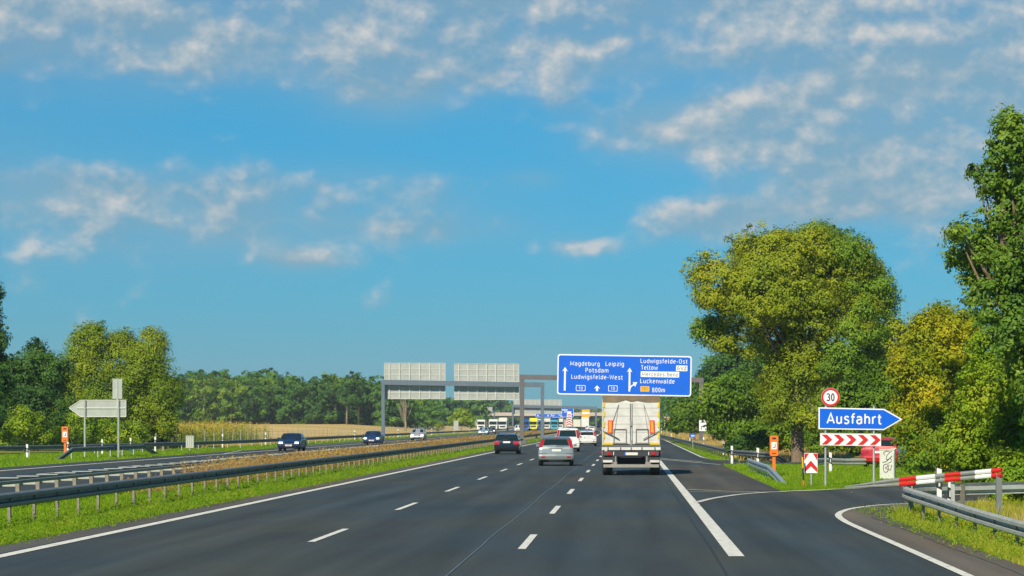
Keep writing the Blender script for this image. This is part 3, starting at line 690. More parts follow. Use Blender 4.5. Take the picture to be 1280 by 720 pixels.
for (bx, m_, tx, tm, tw) in (((990, 162, 1075, 204), WHITE, 'GVZ', BLACK, .84), ((725, 207, 1013, 250), WHITE, 'Mercedes-Benz', mat('sign_grey_text', (.15, .15, .17), .5), .93), ((722, 317, 790, 358), AMBER, '101', mat('amber_text', (.35, .18, .01), .5), .62)):
    c, w, h = zbox(*bx); MB().prism(rrect(c[0] - w, c[1] - h, c[0] + w, c[1] + h, .05), YT, -.051).build('plaque', m_, sg)
    put_text(sg, tx, c[0], c[1] - h * .58, h * 1.16, w * 2 * tw, tm, YT - .008)
for bx in ((240, 309, 312, 353), (482, 311, 552, 356)):
    c, w, h = zbox(*bx); MB().prism(rrect(c[0] - w, c[1] - h, c[0] + w, c[1] + h, .1), YT, -.051).build('route_shield', WHITE, sg)
    MB().prism(rrect(c[0] - w + .06, c[1] - h + .06, c[0] + w - .06, c[1] + h - .06, .08), YT - .004, YT - .001).build('route_shield', BLUE, sg)
    put_text(sg, '10', c[0], c[1] - h * .5, h * 1.0, w * .9, WHITE, YT - .008)
def arrow_up(x, yb, yt, wd, hw, hh):
    bq = qq(x, yb); tq = qq(x, yt); w = wd / 12 * s; k = hw / 12 * s; hh = hh / 6 * s
    return [(bq[0] - w, bq[1]), (bq[0] + w, bq[1]), (bq[0] + w, tq[1] - hh * .8), (bq[0] + k, tq[1] - hh), (bq[0], tq[1]), (bq[0] - k, tq[1] - hh), (bq[0] - w, tq[1] - hh * .8)]
ar = MB(); ar.prism(arrow_up(156, 350, 172, 14, 42, 34), YT, -.051); ar.build('arrow', WHITE, sg)
MB().prism(arrow_up(398, 354, 310, 16, 48, 26), YT, -.051).build('arrow', WHITE, sg)
ar = MB(); ar.prism(arrow_up(640, 357, 178, 14, 42, 34), YT, -.051)
a0 = qq(640, 345); a1 = qq(652, 318); a2 = qq(688, 296); 
ar.sweep([(a0[0], a0[1], 0), (a1[0], a1[1], 0), (a2[0], a2[1], 0)], [(-.07, 0), (.07, 0)], closed=False)
k = len(ar.v) - 6
for i in range(6): x_, z_, _ = ar.v[k + i]; ar.v[k + i] = (x_, YT - .001, z_)
p = [qq(700, 287), qq(664, 287), qq(683, 322)]; ar.prism(p[::-1], YT, -.051); ar.build('arrow', WHITE, sg)
# white board with arrow on the right post
wb = thing('info_sign', 'small white board with tiny arrow fixed to the right gantry post', 'sign', (gx_(878.3), DG - .35, gz_(532)))
MB().box((0, 0, 0), (.78, .05, 1.2)).build('panel', WHITE, wb)
MB().box((0, -.03, .35), (.5, .008, .12)).build('lettering', mat('grey_print', (.3, .3, .3)), wb)
MB().tube([(-.16, -.035, -.42), (-.16, -.035, -.1), (.12, -.035, -.05)], .045, 6).box((.16, -.035, -.05), (.2, .01, .26)).build('arrow', BLACK, wb)

# ------------------------------------------------------------------ gantries seen from behind
def sign_back(parent_name, label, cx, y, zc, w, h, group='sign backs on the oncoming gantries', nv=6, nh=5, rail_z=None):
    t = thing(parent_name, label, 'road sign', (cx, y, zc), 0, group)
    MB().box((0, 0, 0), (w, .04, h)).build('panel', ALU, t)
    r = MB()
    for i in range(nv): r.box((-w / 2 + w * (i + .5) / nv, -.09, 0), (.12, .14, h + .02))
    for i in range(nh): r.box((0, -.045, -h / 2 + h * i / (nh - 1)), (w, .05, .07))
    for e in (-1, 1): r.box((e * w / 2, -.03, 0), (.06, .09, h))
    r.build('ribs', ALU_RIB, t); return t
def gantry_back(label, pxl, pyl, pxr, pyr, dl, dr, th=.6, ps=.5, right=True, left=True, m=GANTRY_B):
    A = pt(pxl, pyl, dl); B = pt(pxr, pyr, dr)
    t = thing('sign_gantry', label, 'gantry', (A[0], A[1], 0))
    if left: MB().box((A[0], A[1], (A[2] - th / 2) / 2), (ps * .92, ps * .92, A[2] - th / 2 - .01)).build('post', m, t, world=True)
    if right: MB().box((B[0], B[1], (B[2] - th / 2) / 2), (ps * .92, ps * .92, B[2] - th / 2 - .01)).build('post', m, t, world=True)
    q = MB()
    q.v += [(A[0] - ps / 2, A[1] - .25, A[2] - th / 2), (B[0] + ps / 2, B[1] - .25, B[2] - th / 2), (B[0] + ps / 2, B[1] + .25, B[2] - th / 2), (A[0] - ps / 2, A[1] + .25, A[2] - th / 2),
            (A[0] - ps / 2, A[1] - .25, A[2] + th / 2), (B[0] + ps / 2, B[1] - .25, B[2] + th / 2), (B[0] + ps / 2, B[1] + .25, B[2] + th / 2), (A[0] - ps / 2, A[1] + .25, A[2] + th / 2)]
    q.f += [(0, 3, 2, 1), (4, 5, 6, 7), (0, 1, 5, 4), (1, 2, 6, 5), (2, 3, 7, 6), (3, 0, 4, 7)]; q.build('beam', m, t, world=True); return t
gantry_back('blue grey gantry over the oncoming lanes carrying two big grey sign backs', 479, 477.8, 678, 481.2, 362, 362, .68, .5)
def sb(px0, px1, py0, py1, d, label, **kw):
    a = pt(px0, py0, d); c = pt(px1, py1, d)
    return sign_back('road_sign', label, (a[0] + c[0]) / 2, d, (a[2] + c[2]) / 2, c[0] - a[0], a[2] - c[2], **kw)
sb(480.5, 556.5, 454, 498.5, 362.75, 'left one of the two big grey sign backs on the blue grey gantry', nv=6, nh=7)
sb(568, 648.5, 455, 499.5, 362.75, 'right one of the two big grey sign backs on the blue grey gantry', nv=7, nh=7)
gantry_back('distant thin gantry behind the two gantry posts, over the queueing lorries', 641, 507.5, 745, 510, 860, 860, .9, .6, m=GANTRY_B)
sb(642, 702, 499.5, 517.5, 860.8, 'long grey sign back on the distant gantry right of the big ones', nv=10, nh=5)
gantry_back('farthest grey gantry over the slip road before the wooded bank', 577, 514.6, 618, 515.6, 1050, 1050, .7, .5)
sb(575, 589, 508, 516.2, 1050.6, 'small far grey sign back above the round green bush', nv=3, nh=3)
sb(603, 615.3, 508.8, 517, 1050.6, 'small far grey sign back just left of the bridge', nv=3, nh=3)

# ------------------------------------------------------------------ bridge far ahead
YB = 1150; bt = thing('road_bridge', 'low pinkish concrete bridge crossing the motorway far ahead', 'bridge', (0, YB, 0))
MB().box((0, 0, 6.3), (150, 9, 1.5)).build('deck', CONC, bt)
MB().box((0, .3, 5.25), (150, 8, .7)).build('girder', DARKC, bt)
rb_ = MB()
for i in range(75): rb_.box((-74 + i * 2, -4.45, 7.5), (.08, .08, .9))
rb_.box((0, -4.45, 7.95), (150, .08, .08)); rb_.build('railing', STEEL, bt)
for xx in (-50, -16, 14, 40):
    MB().box((xx + bend(YB), 0, 2.4), (1.4, 5, 5)).build('pier', CONC, bt)
b = MB()
def bank(x0, x1, y0, y1, h, e):
    k = len(b.v); b.v += [(x0 - e, y0 - e, -.1), (x1 + e, y0 - e, -.1), (x1 + e, y1 + e, -.1), (x0 - e, y1 + e, -.1), (x0, y0, h), (x1, y0, h), (x1, y1, h), (x0, y1, h)]
    b.f += [(k, k+1, k+5, k+4), (k+1, k+2, k+6, k+5), (k+2, k+3, k+7, k+6), (k+3, k, k+4, k+7), (k+4, k+5, k+6, k+7)]
bank(-420, -78, YB - 3, YB + 3, 6.2, 10); bank(75, 420, YB - 3, YB + 3, 6.2, 10)
structure(b.build('embankment', STRAW))
# blue signs near the bridge
def blue_board(px0, px1, py0, py1, d, label, marks, posts=True):
    a = pt(px0, py0, d); c = pt(px1, py1, d); w, h = c[0] - a[0], a[2] - c[2]; zc = (a[2] + c[2]) / 2
    t = thing('direction_sign', label, 'road sign', ((a[0] + c[0]) / 2, d, 0), 0, 'far blue direction signs')
    MB().prism(rrect(-w / 2, zc - h / 2, w / 2, zc + h / 2, .2), -.04, .05).build('panel', WHITE, t)
    MB().prism(rrect(-w / 2 + .12, zc - h / 2 + .12, w / 2 - .12, zc + h / 2 - .12, .15), -.05, -.041).build('blue_field', BLUE, t)
    q = MB()
    for (u, v, aa, bb) in marks: q.box((u * w / 2, -.06, zc + v * h / 2), (aa * w, .012, bb * h))
    q.build('lettering', WHITE, t)
    MB().box((-w * .35, .15, zc / 2), (.25, .25, zc)).box((w * .35, .15, zc / 2), (.25, .25, zc)).build('post', GANTRY, t); return t
blue_board(669.5, 689, 516.8, 521.6, 1000, 'wide low blue sign above the yellow lorry', [(-.7, -.1, .08, .35), (0, -.1, .08, .35), (.6, -.1, .08, .35)])
tq_ = blue_board(690, 705, 517, 521.8, 1000, 'low blue sign with orange spot above the pale blue lorry', [(-.7, -.1, .08, .35), (.3, .2, .2, .15)])
MB().box((1.2, -.075, 4.9), (.6, .012, .6)).build('route_shield', AMBER, tq_)
blue_board(702, 717, 509.5, 521.5, 960, 'tall far blue sign behind the red and white barrier board', [(-.5, .5, .5, .1), (0, .1, .6, .08), (.4, -.4, .4, .1)])
d = 900; a = pt(732.3, 516.6, d)
yt = thing('yellow_sign', 'yellow advance sign with white band left of the truck', 'road sign', (a[0], d, 0))
MB().box((0, 0, a[2]), (2.8, .06, 2.6)).build('panel', AMBER, yt); MB().box((0, -.05, a[2] + .05), (2.5, .02, .7)).build('white_band', WHITE, yt)
MB().box((-1, .1, a[2] / 2), (.15, .15, a[2])).box((1, .1, a[2] / 2), (.15, .15, a[2])).build('post', STEEL_B, yt)
# red and white barrier board
d = 560; a = pt(711.5, 522, d)
rw = thing('barrier_board', 'tall red and white striped warning board rising above the white van', 'road sign', (a[0], d, 0))
MB().prism([(-.75, 1.6), (.75, 1.6), (.38, 4.8), (-.38, 4.8)], -.04, .04).build('panel', WHITE, rw)
q = MB()
for i in range(5): z = 1.72 + i * .54; w_ = .70 - .085 * i; q.prism([(-w_, z - .05), (0, z + .33 - .05 * i), (w_, z - .05), (w_, z + .2), (0, z + .58 - .05 * i), (-w_, z + .2)], -.06, -.045)
q.build('stripes', REDS, rw); MB().box((-.4, .02, .2), (.9, .3, 1.4)).build('base', REDS, rw)
MB().box((.6, .1, .8), (.1, .1, 1.9)).box((-.6, .1, .8), (.1, .1, 1.9)).build('post', STEEL, rw)
# small red-white chevron beyond the truck
d = 380; a = pt(828.5, 527, d)
t = thing('chevron_marker', 'small red and white marker board at the verge just past the truck', 'road sign', (a[0] + .6, d, 0))
MB().box((0, 0, a[2]), (.75, .04, 1.35)).build('panel', WHITE, t)
q = MB()
for i in range(3): z = a[2] - .55 + i * .42; q.prism([(-.36, z), (0, z + .2), (.36, z), (.36, z + .2), (0, z + .38), (-.36, z + .2)], -.035, -.022)
q.build('stripes', REDS, t); MB().tube([(0, .06, -.1), (0, .06, a[2] + 1.2)], .04, 6).build('post', STEEL_B, t)
d = 215; a = pt(864.5, 544.8, d)
t = thing('kilometre_sign', 'tiny blue number plate low in the dry grass before the gantry post', 'sign', (a[0] + .1, d, 0))
MB().box((0, 0, a[2]), (.42, .03, .26)).build('panel', BLUE, t); MB().box((0, -.02, a[2]), (.26, .01, .09)).build('lettering', WHITE, t)
MB().tube([(0, .03, -.1), (0, .03, a[2])], .025, 6).build('post', STEEL_B, t)

# ------------------------------------------------------------------ exit sign group
D = 91.0; s2 = D / F
def lz(py, d=D): return H - (py - VY) * d / F
ex = thing('exit_sign', 'blue arrow shaped exit sign pointing right on two grey posts', 'road sign', pt(1062, 0, D)[:2] + (-.05,))
x0 = ex.location.x
def lx(px): return (px - VX) * s2 - x0
def ez(py): return lz(py) + .05
pg = [(lx(1023), ez(509)), (lx(1023), ez(536.5)), (lx(1105), ez(537.6)), (lx(1128), ez(524)), (lx(1105), ez(511)), ]
def inset(poly, e):
    n = len(poly); out = []
    ar_ = sum(poly[i][0] * poly[(i + 1) % n][1] - poly[(i + 1) % n][0] * poly[i][1] for i in range(n)); sg_ = 1 if ar_ > 0 else -1
    for i in range(n):
        p0, p1, p2 = poly[i - 1], poly[i], poly[(i + 1) % n]
        def nrm(a, c): dx, dy = c[0] - a[0], c[1] - a[1]; l = hypot(dx, dy) or 1; return (-dy / l * sg_, dx / l * sg_)
        n1, n2 = nrm(p0, p1), nrm(p1, p2); bx, by = n1[0] + n2[0], n1[1] + n2[1]; l = hypot(bx, by) or 1; bx, by = bx / l, by / l
        c = max(.35, bx * n1[0] + by * n1[1]); out.append((p1[0] + bx * e / c, p1[1] + by * e / c))
    return out
MB().prism(pg, -.03, .01).build('panel', WHITE, ex); MB().prism(inset(pg, .045), -.038, -.031).build('blue_field', BLUE, ex)
me = text_mesh('Ausfahrt', 'lettering', WHITE, 12.2 * s2, 68 * s2)
link('lettering', me, ex, (lx(1067.6), -.043, ez(529.5)), (0, R(.7), 0))
for px in (1032, 1092.5):
    MB().tube([(lx(px), .05, -.3), (lx(px), .05, ez(508))], .038, 8).build('post', STEEL_B, ex)
    for py in (516, 531): MB().box((lx(px), .015, ez(py)), (.12, .03, .05)).build('clamp', STEEL_B, ex)
cb = thing('chevron_board', 'white board with five red chevrons below the blue arrow sign', 'road sign', (x0, D - .06, -.05))
pgc = [(lx(1025), ez(541.5)), (lx(1025), ez(556.6)), (lx(1101), ez(557.6)), (lx(1101), ez(542.3))]
MB().prism(pgc, -.02, .01).build('panel', WHITE, cb)
q = MB(); z1, z2 = ez(543.2), ez(555.6); zm = (z1 + z2) / 2
for i in range(5):
    c = lx(1026.6 + i * 15.1); a = 6.0 * s2; k = 6.8 * s2; dz = -.0 - i * .004
    q.prism([(c, z1 + dz), (c + k, zm + dz), (c, z2 + dz), (c + a + .02, z2 + dz), (c + k + a + .02, zm + dz), (c + a + .02, z1 + dz)], -.028, -.021)
q.build('chevrons', REDS, cb)
MB().prism([(lx(1024.4), ez(541)), (lx(1101.6), ez(541.8)), (lx(1101.6), ez(542.4)), (lx(1024.4), ez(541.6))], -.025, .012).build('frame', ALU, cb)
sp_ = thing('speed_limit_sign', 'round white speed limit sign with red ring above the blue arrow sign', 'road sign', (x0 + lx(1038), D - .03, lz(496.5)))
def disc(r0, r1, y0, y1, n=40):
    m_ = MB()
    if r0 <= 0: m_.prism([(r1 * cos(2*pi*i/n), r1 * sin(2*pi*i/n)) for i in range(n)], y0, y1)
    else:
        for i in range(n):
            a, c = 2*pi*i/n, 2*pi*(i+1)/n
            m_.prism([(r0*cos(a), r0*sin(a)), (r1*cos(a), r1*sin(a)), (r1*cos(c), r1*sin(c)), (r0*cos(c), r0*sin(c))], y0, y1)
    return m_
rr_ = 11.6 * s2
disc(0, rr_, -.01, .01).build('panel', WHITE, sp_); disc(rr_ * .76, rr_ * .985, -.016, -.011).build('red_ring', REDS, sp_)
me = text_mesh('30', 'lettering', BLACK, rr_ * .74, rr_ * .86)
link('lettering', me, sp_, (0, -.018, -rr_ * .37))
MB().tube([(-.45 * rr_, .05, -.62), (-.45 * rr_, .05, .1)], .03, 8).build('post', STEEL_B, sp_)

# chevron marker left of them
t = thing('chevron_marker', 'upright red and white chevron plate standing on the grass island', 'road sign', ((1013.5 - VX) * s2, D, -.05))
hw = 8.4 * s2; z0, z1 = ez(591.2), ez(566.3); MB().box((0, 0, (z0 + z1) / 2), (hw * 2, .03, z1 - z0)).build('panel', WHITE, t)
q = MB(); hh = (z1 - z0) / 4
q.prism([(-hw + .01, z0 + .02), (-hw + .01, z0 + 1.0 * hh), (0, z0 + 2.5 * hh), (hw - .01, z0 + 1.0 * hh), (hw - .01, z0 + .02), (0, z0 + 1.35 * hh)], -.024, -.017)
q.prism([(-hw + .01, z1 - .015), (-hw + .01, z1 - 1.5 * hh), (-.07, z1 - .015)], -.024, -.017); q.prism([(hw - .01, z1 - .015), (hw - .01, z1 - 1.5 * hh), (.07, z1 - .015)], -.024, -.017)
q.build('chevrons', REDS, t); MB().tube([(.02, .04, -.3), (.02, .04, z1 - .1)], .03, 8).build('post', STEEL_B, t)
t = thing('marker_pole', 'thin orange and black stick beside the red and white chevron plate', 'pole', ((1003.7 - VX) * s2, D - .3, -.05))
MB().tube([(0, 0, -.2), (0, 0, .30)], .028, 8).build('pole', ORANGE, t); MB().tube([(0, 0, .30), (-.02, 0, .72)], .028, 8).build('black_band', BLACK, t)
MB().tube([(-.02, 0, .72), (-.04, 0, 1.1)], .028, 8).build('pole', AMBER, t)

# cabinet with scribble
t = thing('electrical_cabinet', 'pale grey roadside cabinet covered with black graffiti by the yellow tree', 'cabinet', (10.2, 104, -.02), R(-16))
MB().box((0, 0, .62), (.58, .32, 1.14)).build('body', GREYP, t); MB().box((0, 0, 1.205), (.63, .37, .04)).build('lid', GREYP, t); MB().box((0, 0, .0), (.52, .28, .16)).build('plinth', mat('plinth', (.35, .34, .32)), t)
MB().box((.27, -.165, .6), (.008, .01, .95)).build('door_seam', mat('seam', (.2, .2, .19)), t)
g = MB()
def scr(pts): g.tube(smooth_line([(a_, -.168, c_) for a_, c_ in pts], 5), .011, 5)
scr([(-.08, .98), (-.14, 1.06), (-.02, 1.14), (.12, 1.1), (.18, 1.14)]); scr([(.1, 1.08), (-.02, .92), (.0, .8), (.14, .86), (.16, .72), (.02, .66)]); scr([(-.14, .58), (-.12, .34), (0, .32), (.04, .42), (-.06, .47), (.03, .55), (-.02, .63), (-.14, .58)])
scr([(.08, .62), (.06, .44), (.14, .4), (.18, .6)]); scr([(-.18, .7), (-.02, .74), (.2, .95)]); g.build('graffiti', BLACK, t)

# emergency call boxes
def call_box(label, loc, sc, rz=0):
    t = thing('emergency_call_box', label, 'call box', loc, rz, 'orange emergency call boxes'); k = sc
    MB().box((0, 0, .42 * k), (.13 * k, .12 * k, 1.3 * k)).build('post', ORANGE, t)
    MB().prism(rrect(-.175 * k, .86 * k, .175 * k, 1.72 * k, .05 * k), -.12 * k, .1 * k).build('housing', ORANGE, t)
    MB().box((0, -.125 * k, 1.29 * k), (.22 * k, .012, .30 * k)).build('plate', WHITE, t)
    MB().tube(smooth_line([(.035 * k, -.134 * k, 1.38 * k), (.05 * k, -.134 * k, 1.30 * k), (.03 * k, -.134 * k, 1.22 * k), (-.04 * k, -.134 * k, 1.215 * k)], 4), [.016 * k] * 13, 6).build('phone_symbol', BLACK, t)
    MB().box((0, -.125 * k, 1.60 * k), (.16 * k, .014, .07 * k), ).build('speaker_slot', BLACK, t)
    MB().box((0, -.125 * k, .97 * k), (.16 * k, .012, .03 * k)).build('slot', BLACK, t); return t
call_box('orange emergency call box on the grass island before the big willow', (6.1, 111, -.02), 1.0)
call_box('orange emergency call box beside the oncoming lanes at far left', (-36.5, 171, -.02), 1.18, R(0))

# delineators
def delineator_master(label, loc, h=1.0, rz=0):
    t = thing('delineator_post', label, 'road post', loc, rz, 'white delineator posts with black bands')
    MB().prism([(-.06, -.2), (.06, -.2), (.06, h - .03), (-.06, h)], -.04, .04).build('body', PLASTIC, t)
    MB().prism([(-.066, h - .50), (.066, h - .56), (.066, h - .28), (-.066, h - .22)], -.046, .046).build('black_band', BLACK, t)
    MB().box((0, -.05, h - .39), (.045, .006, .16)).build('reflector', mat('reflector', (.6, .6, .6), .2), t); return t
dl = delineator_master('white delineator post leaning just behind the near curled guard rail', (8.0, 66, -.16), 1.0); dl.rotation_euler = (0, R(3), 0)
DP = [((7.9, 67.2, .07), 'taller white delineator post behind the boom at the curled guard rail'),
 ((5.62, 144, .0), 'white delineator post at the grass edge beside the side road opening'),
 ((6.35, 130, .02), 'white delineator post just above the short bluish guard rail'),
 ((9.2, 120.5, -.1), 'white delineator post peeping over the upright chevron plate'),
 ((6.5, 181, -.02), 'white delineator post behind the weathered rail in dry grass'),
 ((6.6, 233, .02), 'white delineator post beside the right gantry post'),
 ((6.7, 290, .1), 'white delineator post next to the tiny blue number plate'),
 ((6.75, 420, .2), 'white delineator post far along the dry meadow'), ((6.75, 545, .25), 'farthest white delineator post along the dry meadow'),
 ((-37.4, 176, .1), 'white delineator post right of the far left call box'), ((-38.4, 168.5, -.1), 'white delineator post behind the far left call box'),
 ((-37.3, 187, .1), 'white delineator post between the two poles of the grey arrow sign'),
 ((-36.8, 195, .15), 'white delineator post right of the grey arrow sign'), ((-36.6, 204, .2), 'white delineator post before the dark gap in the left hedge'),
 ((-35.7, 232, .3), 'white delineator post before the maize'), ((-35.5, 258, .35), 'white delineator post before the stubble field, left of the first oncoming car'),
 ((-35.3, 340, .35), 'white delineator post left of the second oncoming car'), ((-35.3, 404, .35), 'white delineator post left of the silver oncoming car'),
 ((-35.3, 473, .35), 'white delineator post right of the silver oncoming car'), ((-35.6, 538, .4), 'white delineator post before the small grey plate'), ((-36.6, 608, .4), 'white delineator post before the round green bush')]
for loc, lab in DP: place_copy(dl, loc, 0, lab)

# boom barrier
A = (5.1, 62.0, .66); Bq = (8.95, 60.2, 1.08)
t = thing('boom_barrier', 'red and white barrier boom lying across the end of the curled guard rail', 'barrier', (A[0], A[1], 0))
P1 = np.array(pt(1056, 609, 66)); P2 = np.array(pt(1252, 590.5, 63.5))
t.location = tuple(P1[:2]) + (0,)
TIPM = mat('boom_tip_steel', (.30, .31, .29), .5, .3)
segs = [(0, .36, TIPM, 'tip'), (.36, .47, REDS, 'red_section'), (.47, .59, WHITE, 'white_section'), (.59, .65, TIPM, 'white_section'), (.65, .75, REDS, 'red_section'), (.75, .84, TIPM, 'white_section'), (.84, .94, WHITE, 'white_section'), (.94, 1.0, REDS, 'red_section')]
def lerp(f): return tuple(P1 + (P2 - P1) * f)
for f0, f1, m_, nm in segs:
    q = MB(); hgt0 = .03 + .09 * min(1, f0 / .36); hgt1 = .03 + .09 * min(1, f1 / .36)
    for e in (-.5, .5):
        a_, c_ = lerp(f0), lerp(f1)
        q.tube([(a_[0], a_[1], a_[2] + e * hgt0), (c_[0], c_[1], c_[2] + e * hgt1)], [.012 + .042 * min(1, f0 / .36), .012 + .042 * min(1, f1 / .36)], 8)
    q.build(nm, m_, t, world=True)
a_ = lerp(.985); c_ = lerp(.70)
MB().box((a_[0], a_[1] + .05, .4), (.14, .14, 1.2)).build('support_post', STEEL, t, world=True)
MB().box((c_[0], c_[1] + .12, .35), (.09, .09, .85)).build('support_post', STEEL_B, t, world=True)

# grey back of the exit sign on the left
D3 = 171.0; s3 = D3 / F; cx3 = (124 - VX) * s3
t = thing('arrow_sign', 'grey back of a left pointing arrow sign on two poles beside the oncoming lanes', 'road sign', (cx3, D3, 0))
def L3(px): return (px - VX) * s3 - cx3
def Z3(py): return H - (py - VY) * s3
pg = [(L3(86.5), Z3(510)), (L3(101), Z3(500.5)), (L3(157.5), Z3(500.5)), (L3(157.5), Z3(520.8)), (L3(101), Z3(520.8))]
MB().prism(pg, -.01, .03).build('panel', ALU, t)
q = MB()
for a_, c_ in zip(pg, pg[1:] + pg[:1]): q.tube([(a_[0], -.01, a_[1]), (c_[0], -.01, c_[1])], .035, 5)
q.box(((L3(96) + L3(157)) / 2, -.04, Z3(510)), (L3(157) - L3(96), .05, .07)); q.build('frame', ALU_RIB, t)
for px in (106.5, 148.5): MB().tube([(L3(px), -.1, -.2), (L3(px), -.1, Z3(500))], .07, 8).build('pole', STEEL_B, t)
t2 = thing('small_sign', 'narrow upright grey sign back above the grey arrow sign', 'road sign', ((146.5 - VX) * s3, D3 + .05, Z3(486)))
MB().box((0, 0, 0), (.62, .03, 1.30)).build('panel', ALU, t2); MB().tube([(0, -.04, -1.4), (0, -.04, .7)], .035, 6).build('pole', ALU_RIB, t2)
# small grey plates
def plate(px, py0, py1, wpx, d, label):
    a = pt(px, py0, d); c = pt(px, py1, d); t = thing('small_sign', label, 'road sign', (a[0], d, 0))
    w = wpx * d / F; zc = (a[2] + c[2]) / 2; h = a[2] - c[2]
    MB().box((0, 0, zc), (w, .03, h)).build('panel', ALU, t); r = MB()
    for u in (-.42, -.12, .12, .42): r.box((u * w, -.03, zc), (.05, .03, h))
    for v in (-.5, .5): r.box((0, -.03, zc + v * h), (w, .03, .05))
    r.build('frame', ALU_RIB, t); MB().tube([(0, .03, -.2), (0, .03, zc)], .035, 6).build('pole', STEEL_B, t)
plate(237.3, 545, 559.5, 10, 205, 'small ribbed grey sign back on the grass wedge before the maize')
plate(570, 526, 537.5, 6, 560, 'small grey sign back left of the round green bush')
plate(594, 524, 532, 4.2, 700, 'tiny grey sign back right of the round green bush')

# ------------------------------------------------------------------ cars
def vnorm(poly):
    n = len(poly); out = []
    ar_ = sum(poly[i][0] * poly[(i + 1) % n][1] - poly[(i + 1) % n][0] * poly[i][1] for i in range(n)); sg_ = 1 if ar_ > 0 else -1
    for i in range(n):
        p0, p2 = poly[i - 1], poly[(i + 1) % n]; dx, dy = p2[0] - p0[0], p2[1] - p0[1]; l = hypot(dx, dy) or 1
        out.append((-dy / l * sg_, dx / l * sg_))
    return out
def loft(poly, hw, prof):
    """poly (y,z); hw(z) half width; prof: list of (fraction, inset)"""
    nn = vnorm(poly); m_ = MB(); n = len(poly)
    for f, e in prof:
        for (y, z), (ny, nz) in zip(poly, nn):
            yy, zz = y + ny * e, z + nz * e; m_.v.append((hw(zz) * f, yy, zz))
    for k in range(len(prof) - 1):
        for i in range(n): j = (i + 1) % n; m_.f.append((k * n + i, k * n + j, (k + 1) * n + j, (k + 1) * n + i))
    m_.f.append(tuple(range(n))); m_.f.append(tuple(range((len(prof) - 1) * n, len(prof) * n))[::-1]); return m_
PROF = [(-1, .09), (-.985, .045), (-.94, .015), (-.80, 0), (0, -.02), (.80, 0), (.94, .015), (.985, .045), (1, .09)]
KINDS = dict(
 hatch=dict(W=1.84, L=4.34, belt=.98, rear=[(-2.02, .24), (-2.14, .34), (-2.17, .50), (-2.15, .60), (-2.10, .64), (-2.07, .86), (-2.02, .98)], cab=[(-2.02, .97), (-1.98, 1.06), (-1.74, 1.40), (-1.66, 1.445), (-.7, 1.50), (.1, 1.46), (.98, .97)], nose=[(.95, .985), (1.2, .93), (1.95, .76), (2.10, .62), (2.15, .42), (2.10, .26)], wb=(1.30, -1.30), wr=.315),
 wagon=dict(W=1.78, L=4.68, belt=.95, rear=[(-2.18, .24), (-2.30, .34), (-2.33, .50), (-2.33, .60), (-2.26, .64), (-2.24, .84), (-2.20, .95)], cab=[(-2.20, .94), (-2.17, 1.0), (-1.97, 1.34), (-1.88, 1.40), (-.7, 1.46), (.15, 1.42), (1.0, .94)], nose=[(.98, .955), (1.3, .90), (2.0, .74), (2.2, .62), (2.28, .42), (2.22, .26)], wb=(1.35, -1.35), wr=.315),
 sedan=dict(W=1.80, L=4.75, belt=.95, rear=[(-2.2, .26), (-2.36, .36), (-2.38, .52), (-2.34, .66), (-2.33, .9), (-2.28, .97), (-1.7, 1.0)], cab=[(-1.75, .97), (-1.72, .99), (-1.05, 1.36), (-.95, 1.39), (-.4, 1.43), (.25, 1.39), (1.0, .93)], nose=[(.95, .955), (1.3, .90), (2.05, .76), (2.24, .64), (2.36, .44), (2.30, .27)], wb=(1.42, -1.38), wr=.32),
 van=dict(W=1.84, L=4.2, belt=1.08, rear=[(-2.0, .26), (-2.08, .36), (-2.1, .55), (-2.1, .60), (-2.05, .64), (-2.04, .9), (-2.03, 1.08)], cab=[(-2.03, 1.07), (-2.02, 1.12), (-1.93, 1.70), (-1.80, 1.80), (-.7, 1.84), (.5, 1.78), (1.22, 1.07)], nose=[(1.18, 1.085), (1.4, 1.02), (1.95, .88), (2.08, .72), (2.12, .45), (2.08, .28)], wb=(1.32, -1.34), wr=.31))
WHEELS = {}
def wheel_mesh(r):
    if r in WHEELS: return WHEELS[r]
    def cyl(rr, w, m_, nm, x0=0):
        n = 24; q = MB()
        prof = [(-w / 2, rr * .90), (-w / 2 + .02, rr * .975), (-w / 2 + .05, rr), (w / 2 - .05, rr), (w / 2 - .02, rr * .975), (w / 2, rr * .90)]
        for (xx, r_) in prof:
            for i in range(n): a = 2 * pi * i / n; q.v.append((x0 + xx, r_ * cos(a), r_ * sin(a)))
        for k in range(len(prof) - 1):
            for i in range(n): q.f.append((k * n + i, k * n + (i + 1) % n, (k + 1) * n + (i + 1) % n, (k + 1) * n + i))
        q.f.append(tuple(range(n))[::-1]); q.f.append(tuple(range((len(prof) - 1) * n, len(prof) * n))); return q.mesh(nm, m_)
    tm = cyl(r, .21, TYRE, 'wheel'); q = MB(); n = 20
    q.v += [(.108, r * .66 * cos(2*pi*i/n), r * .66 * sin(2*pi*i/n)) for i in range(n)] + [(.112, r * .60 * cos(2*pi*i/n), r * .60 * sin(2*pi*i/n)) for i in range(n)]
    for i in range(n): q.f.append((i, (i + 1) % n, n + (i + 1) % n, n + i))
    for k in range(5):
        a = 2 * pi * k / 5; c, s_ = cos(a), sin(a); w = .045
        q.poly([(.114, -s_ * w, c * w), (.114, s_ * w, -c * w), (.112, c * r * .62 + s_ * w, s_ * r * .62 - c * w), (.112, c * r * .62 - s_ * w, s_ * r * .62 + c * w)])
    WHEELS[r] = (tm, q.mesh('rim', RIM)); return WHEELS[r]
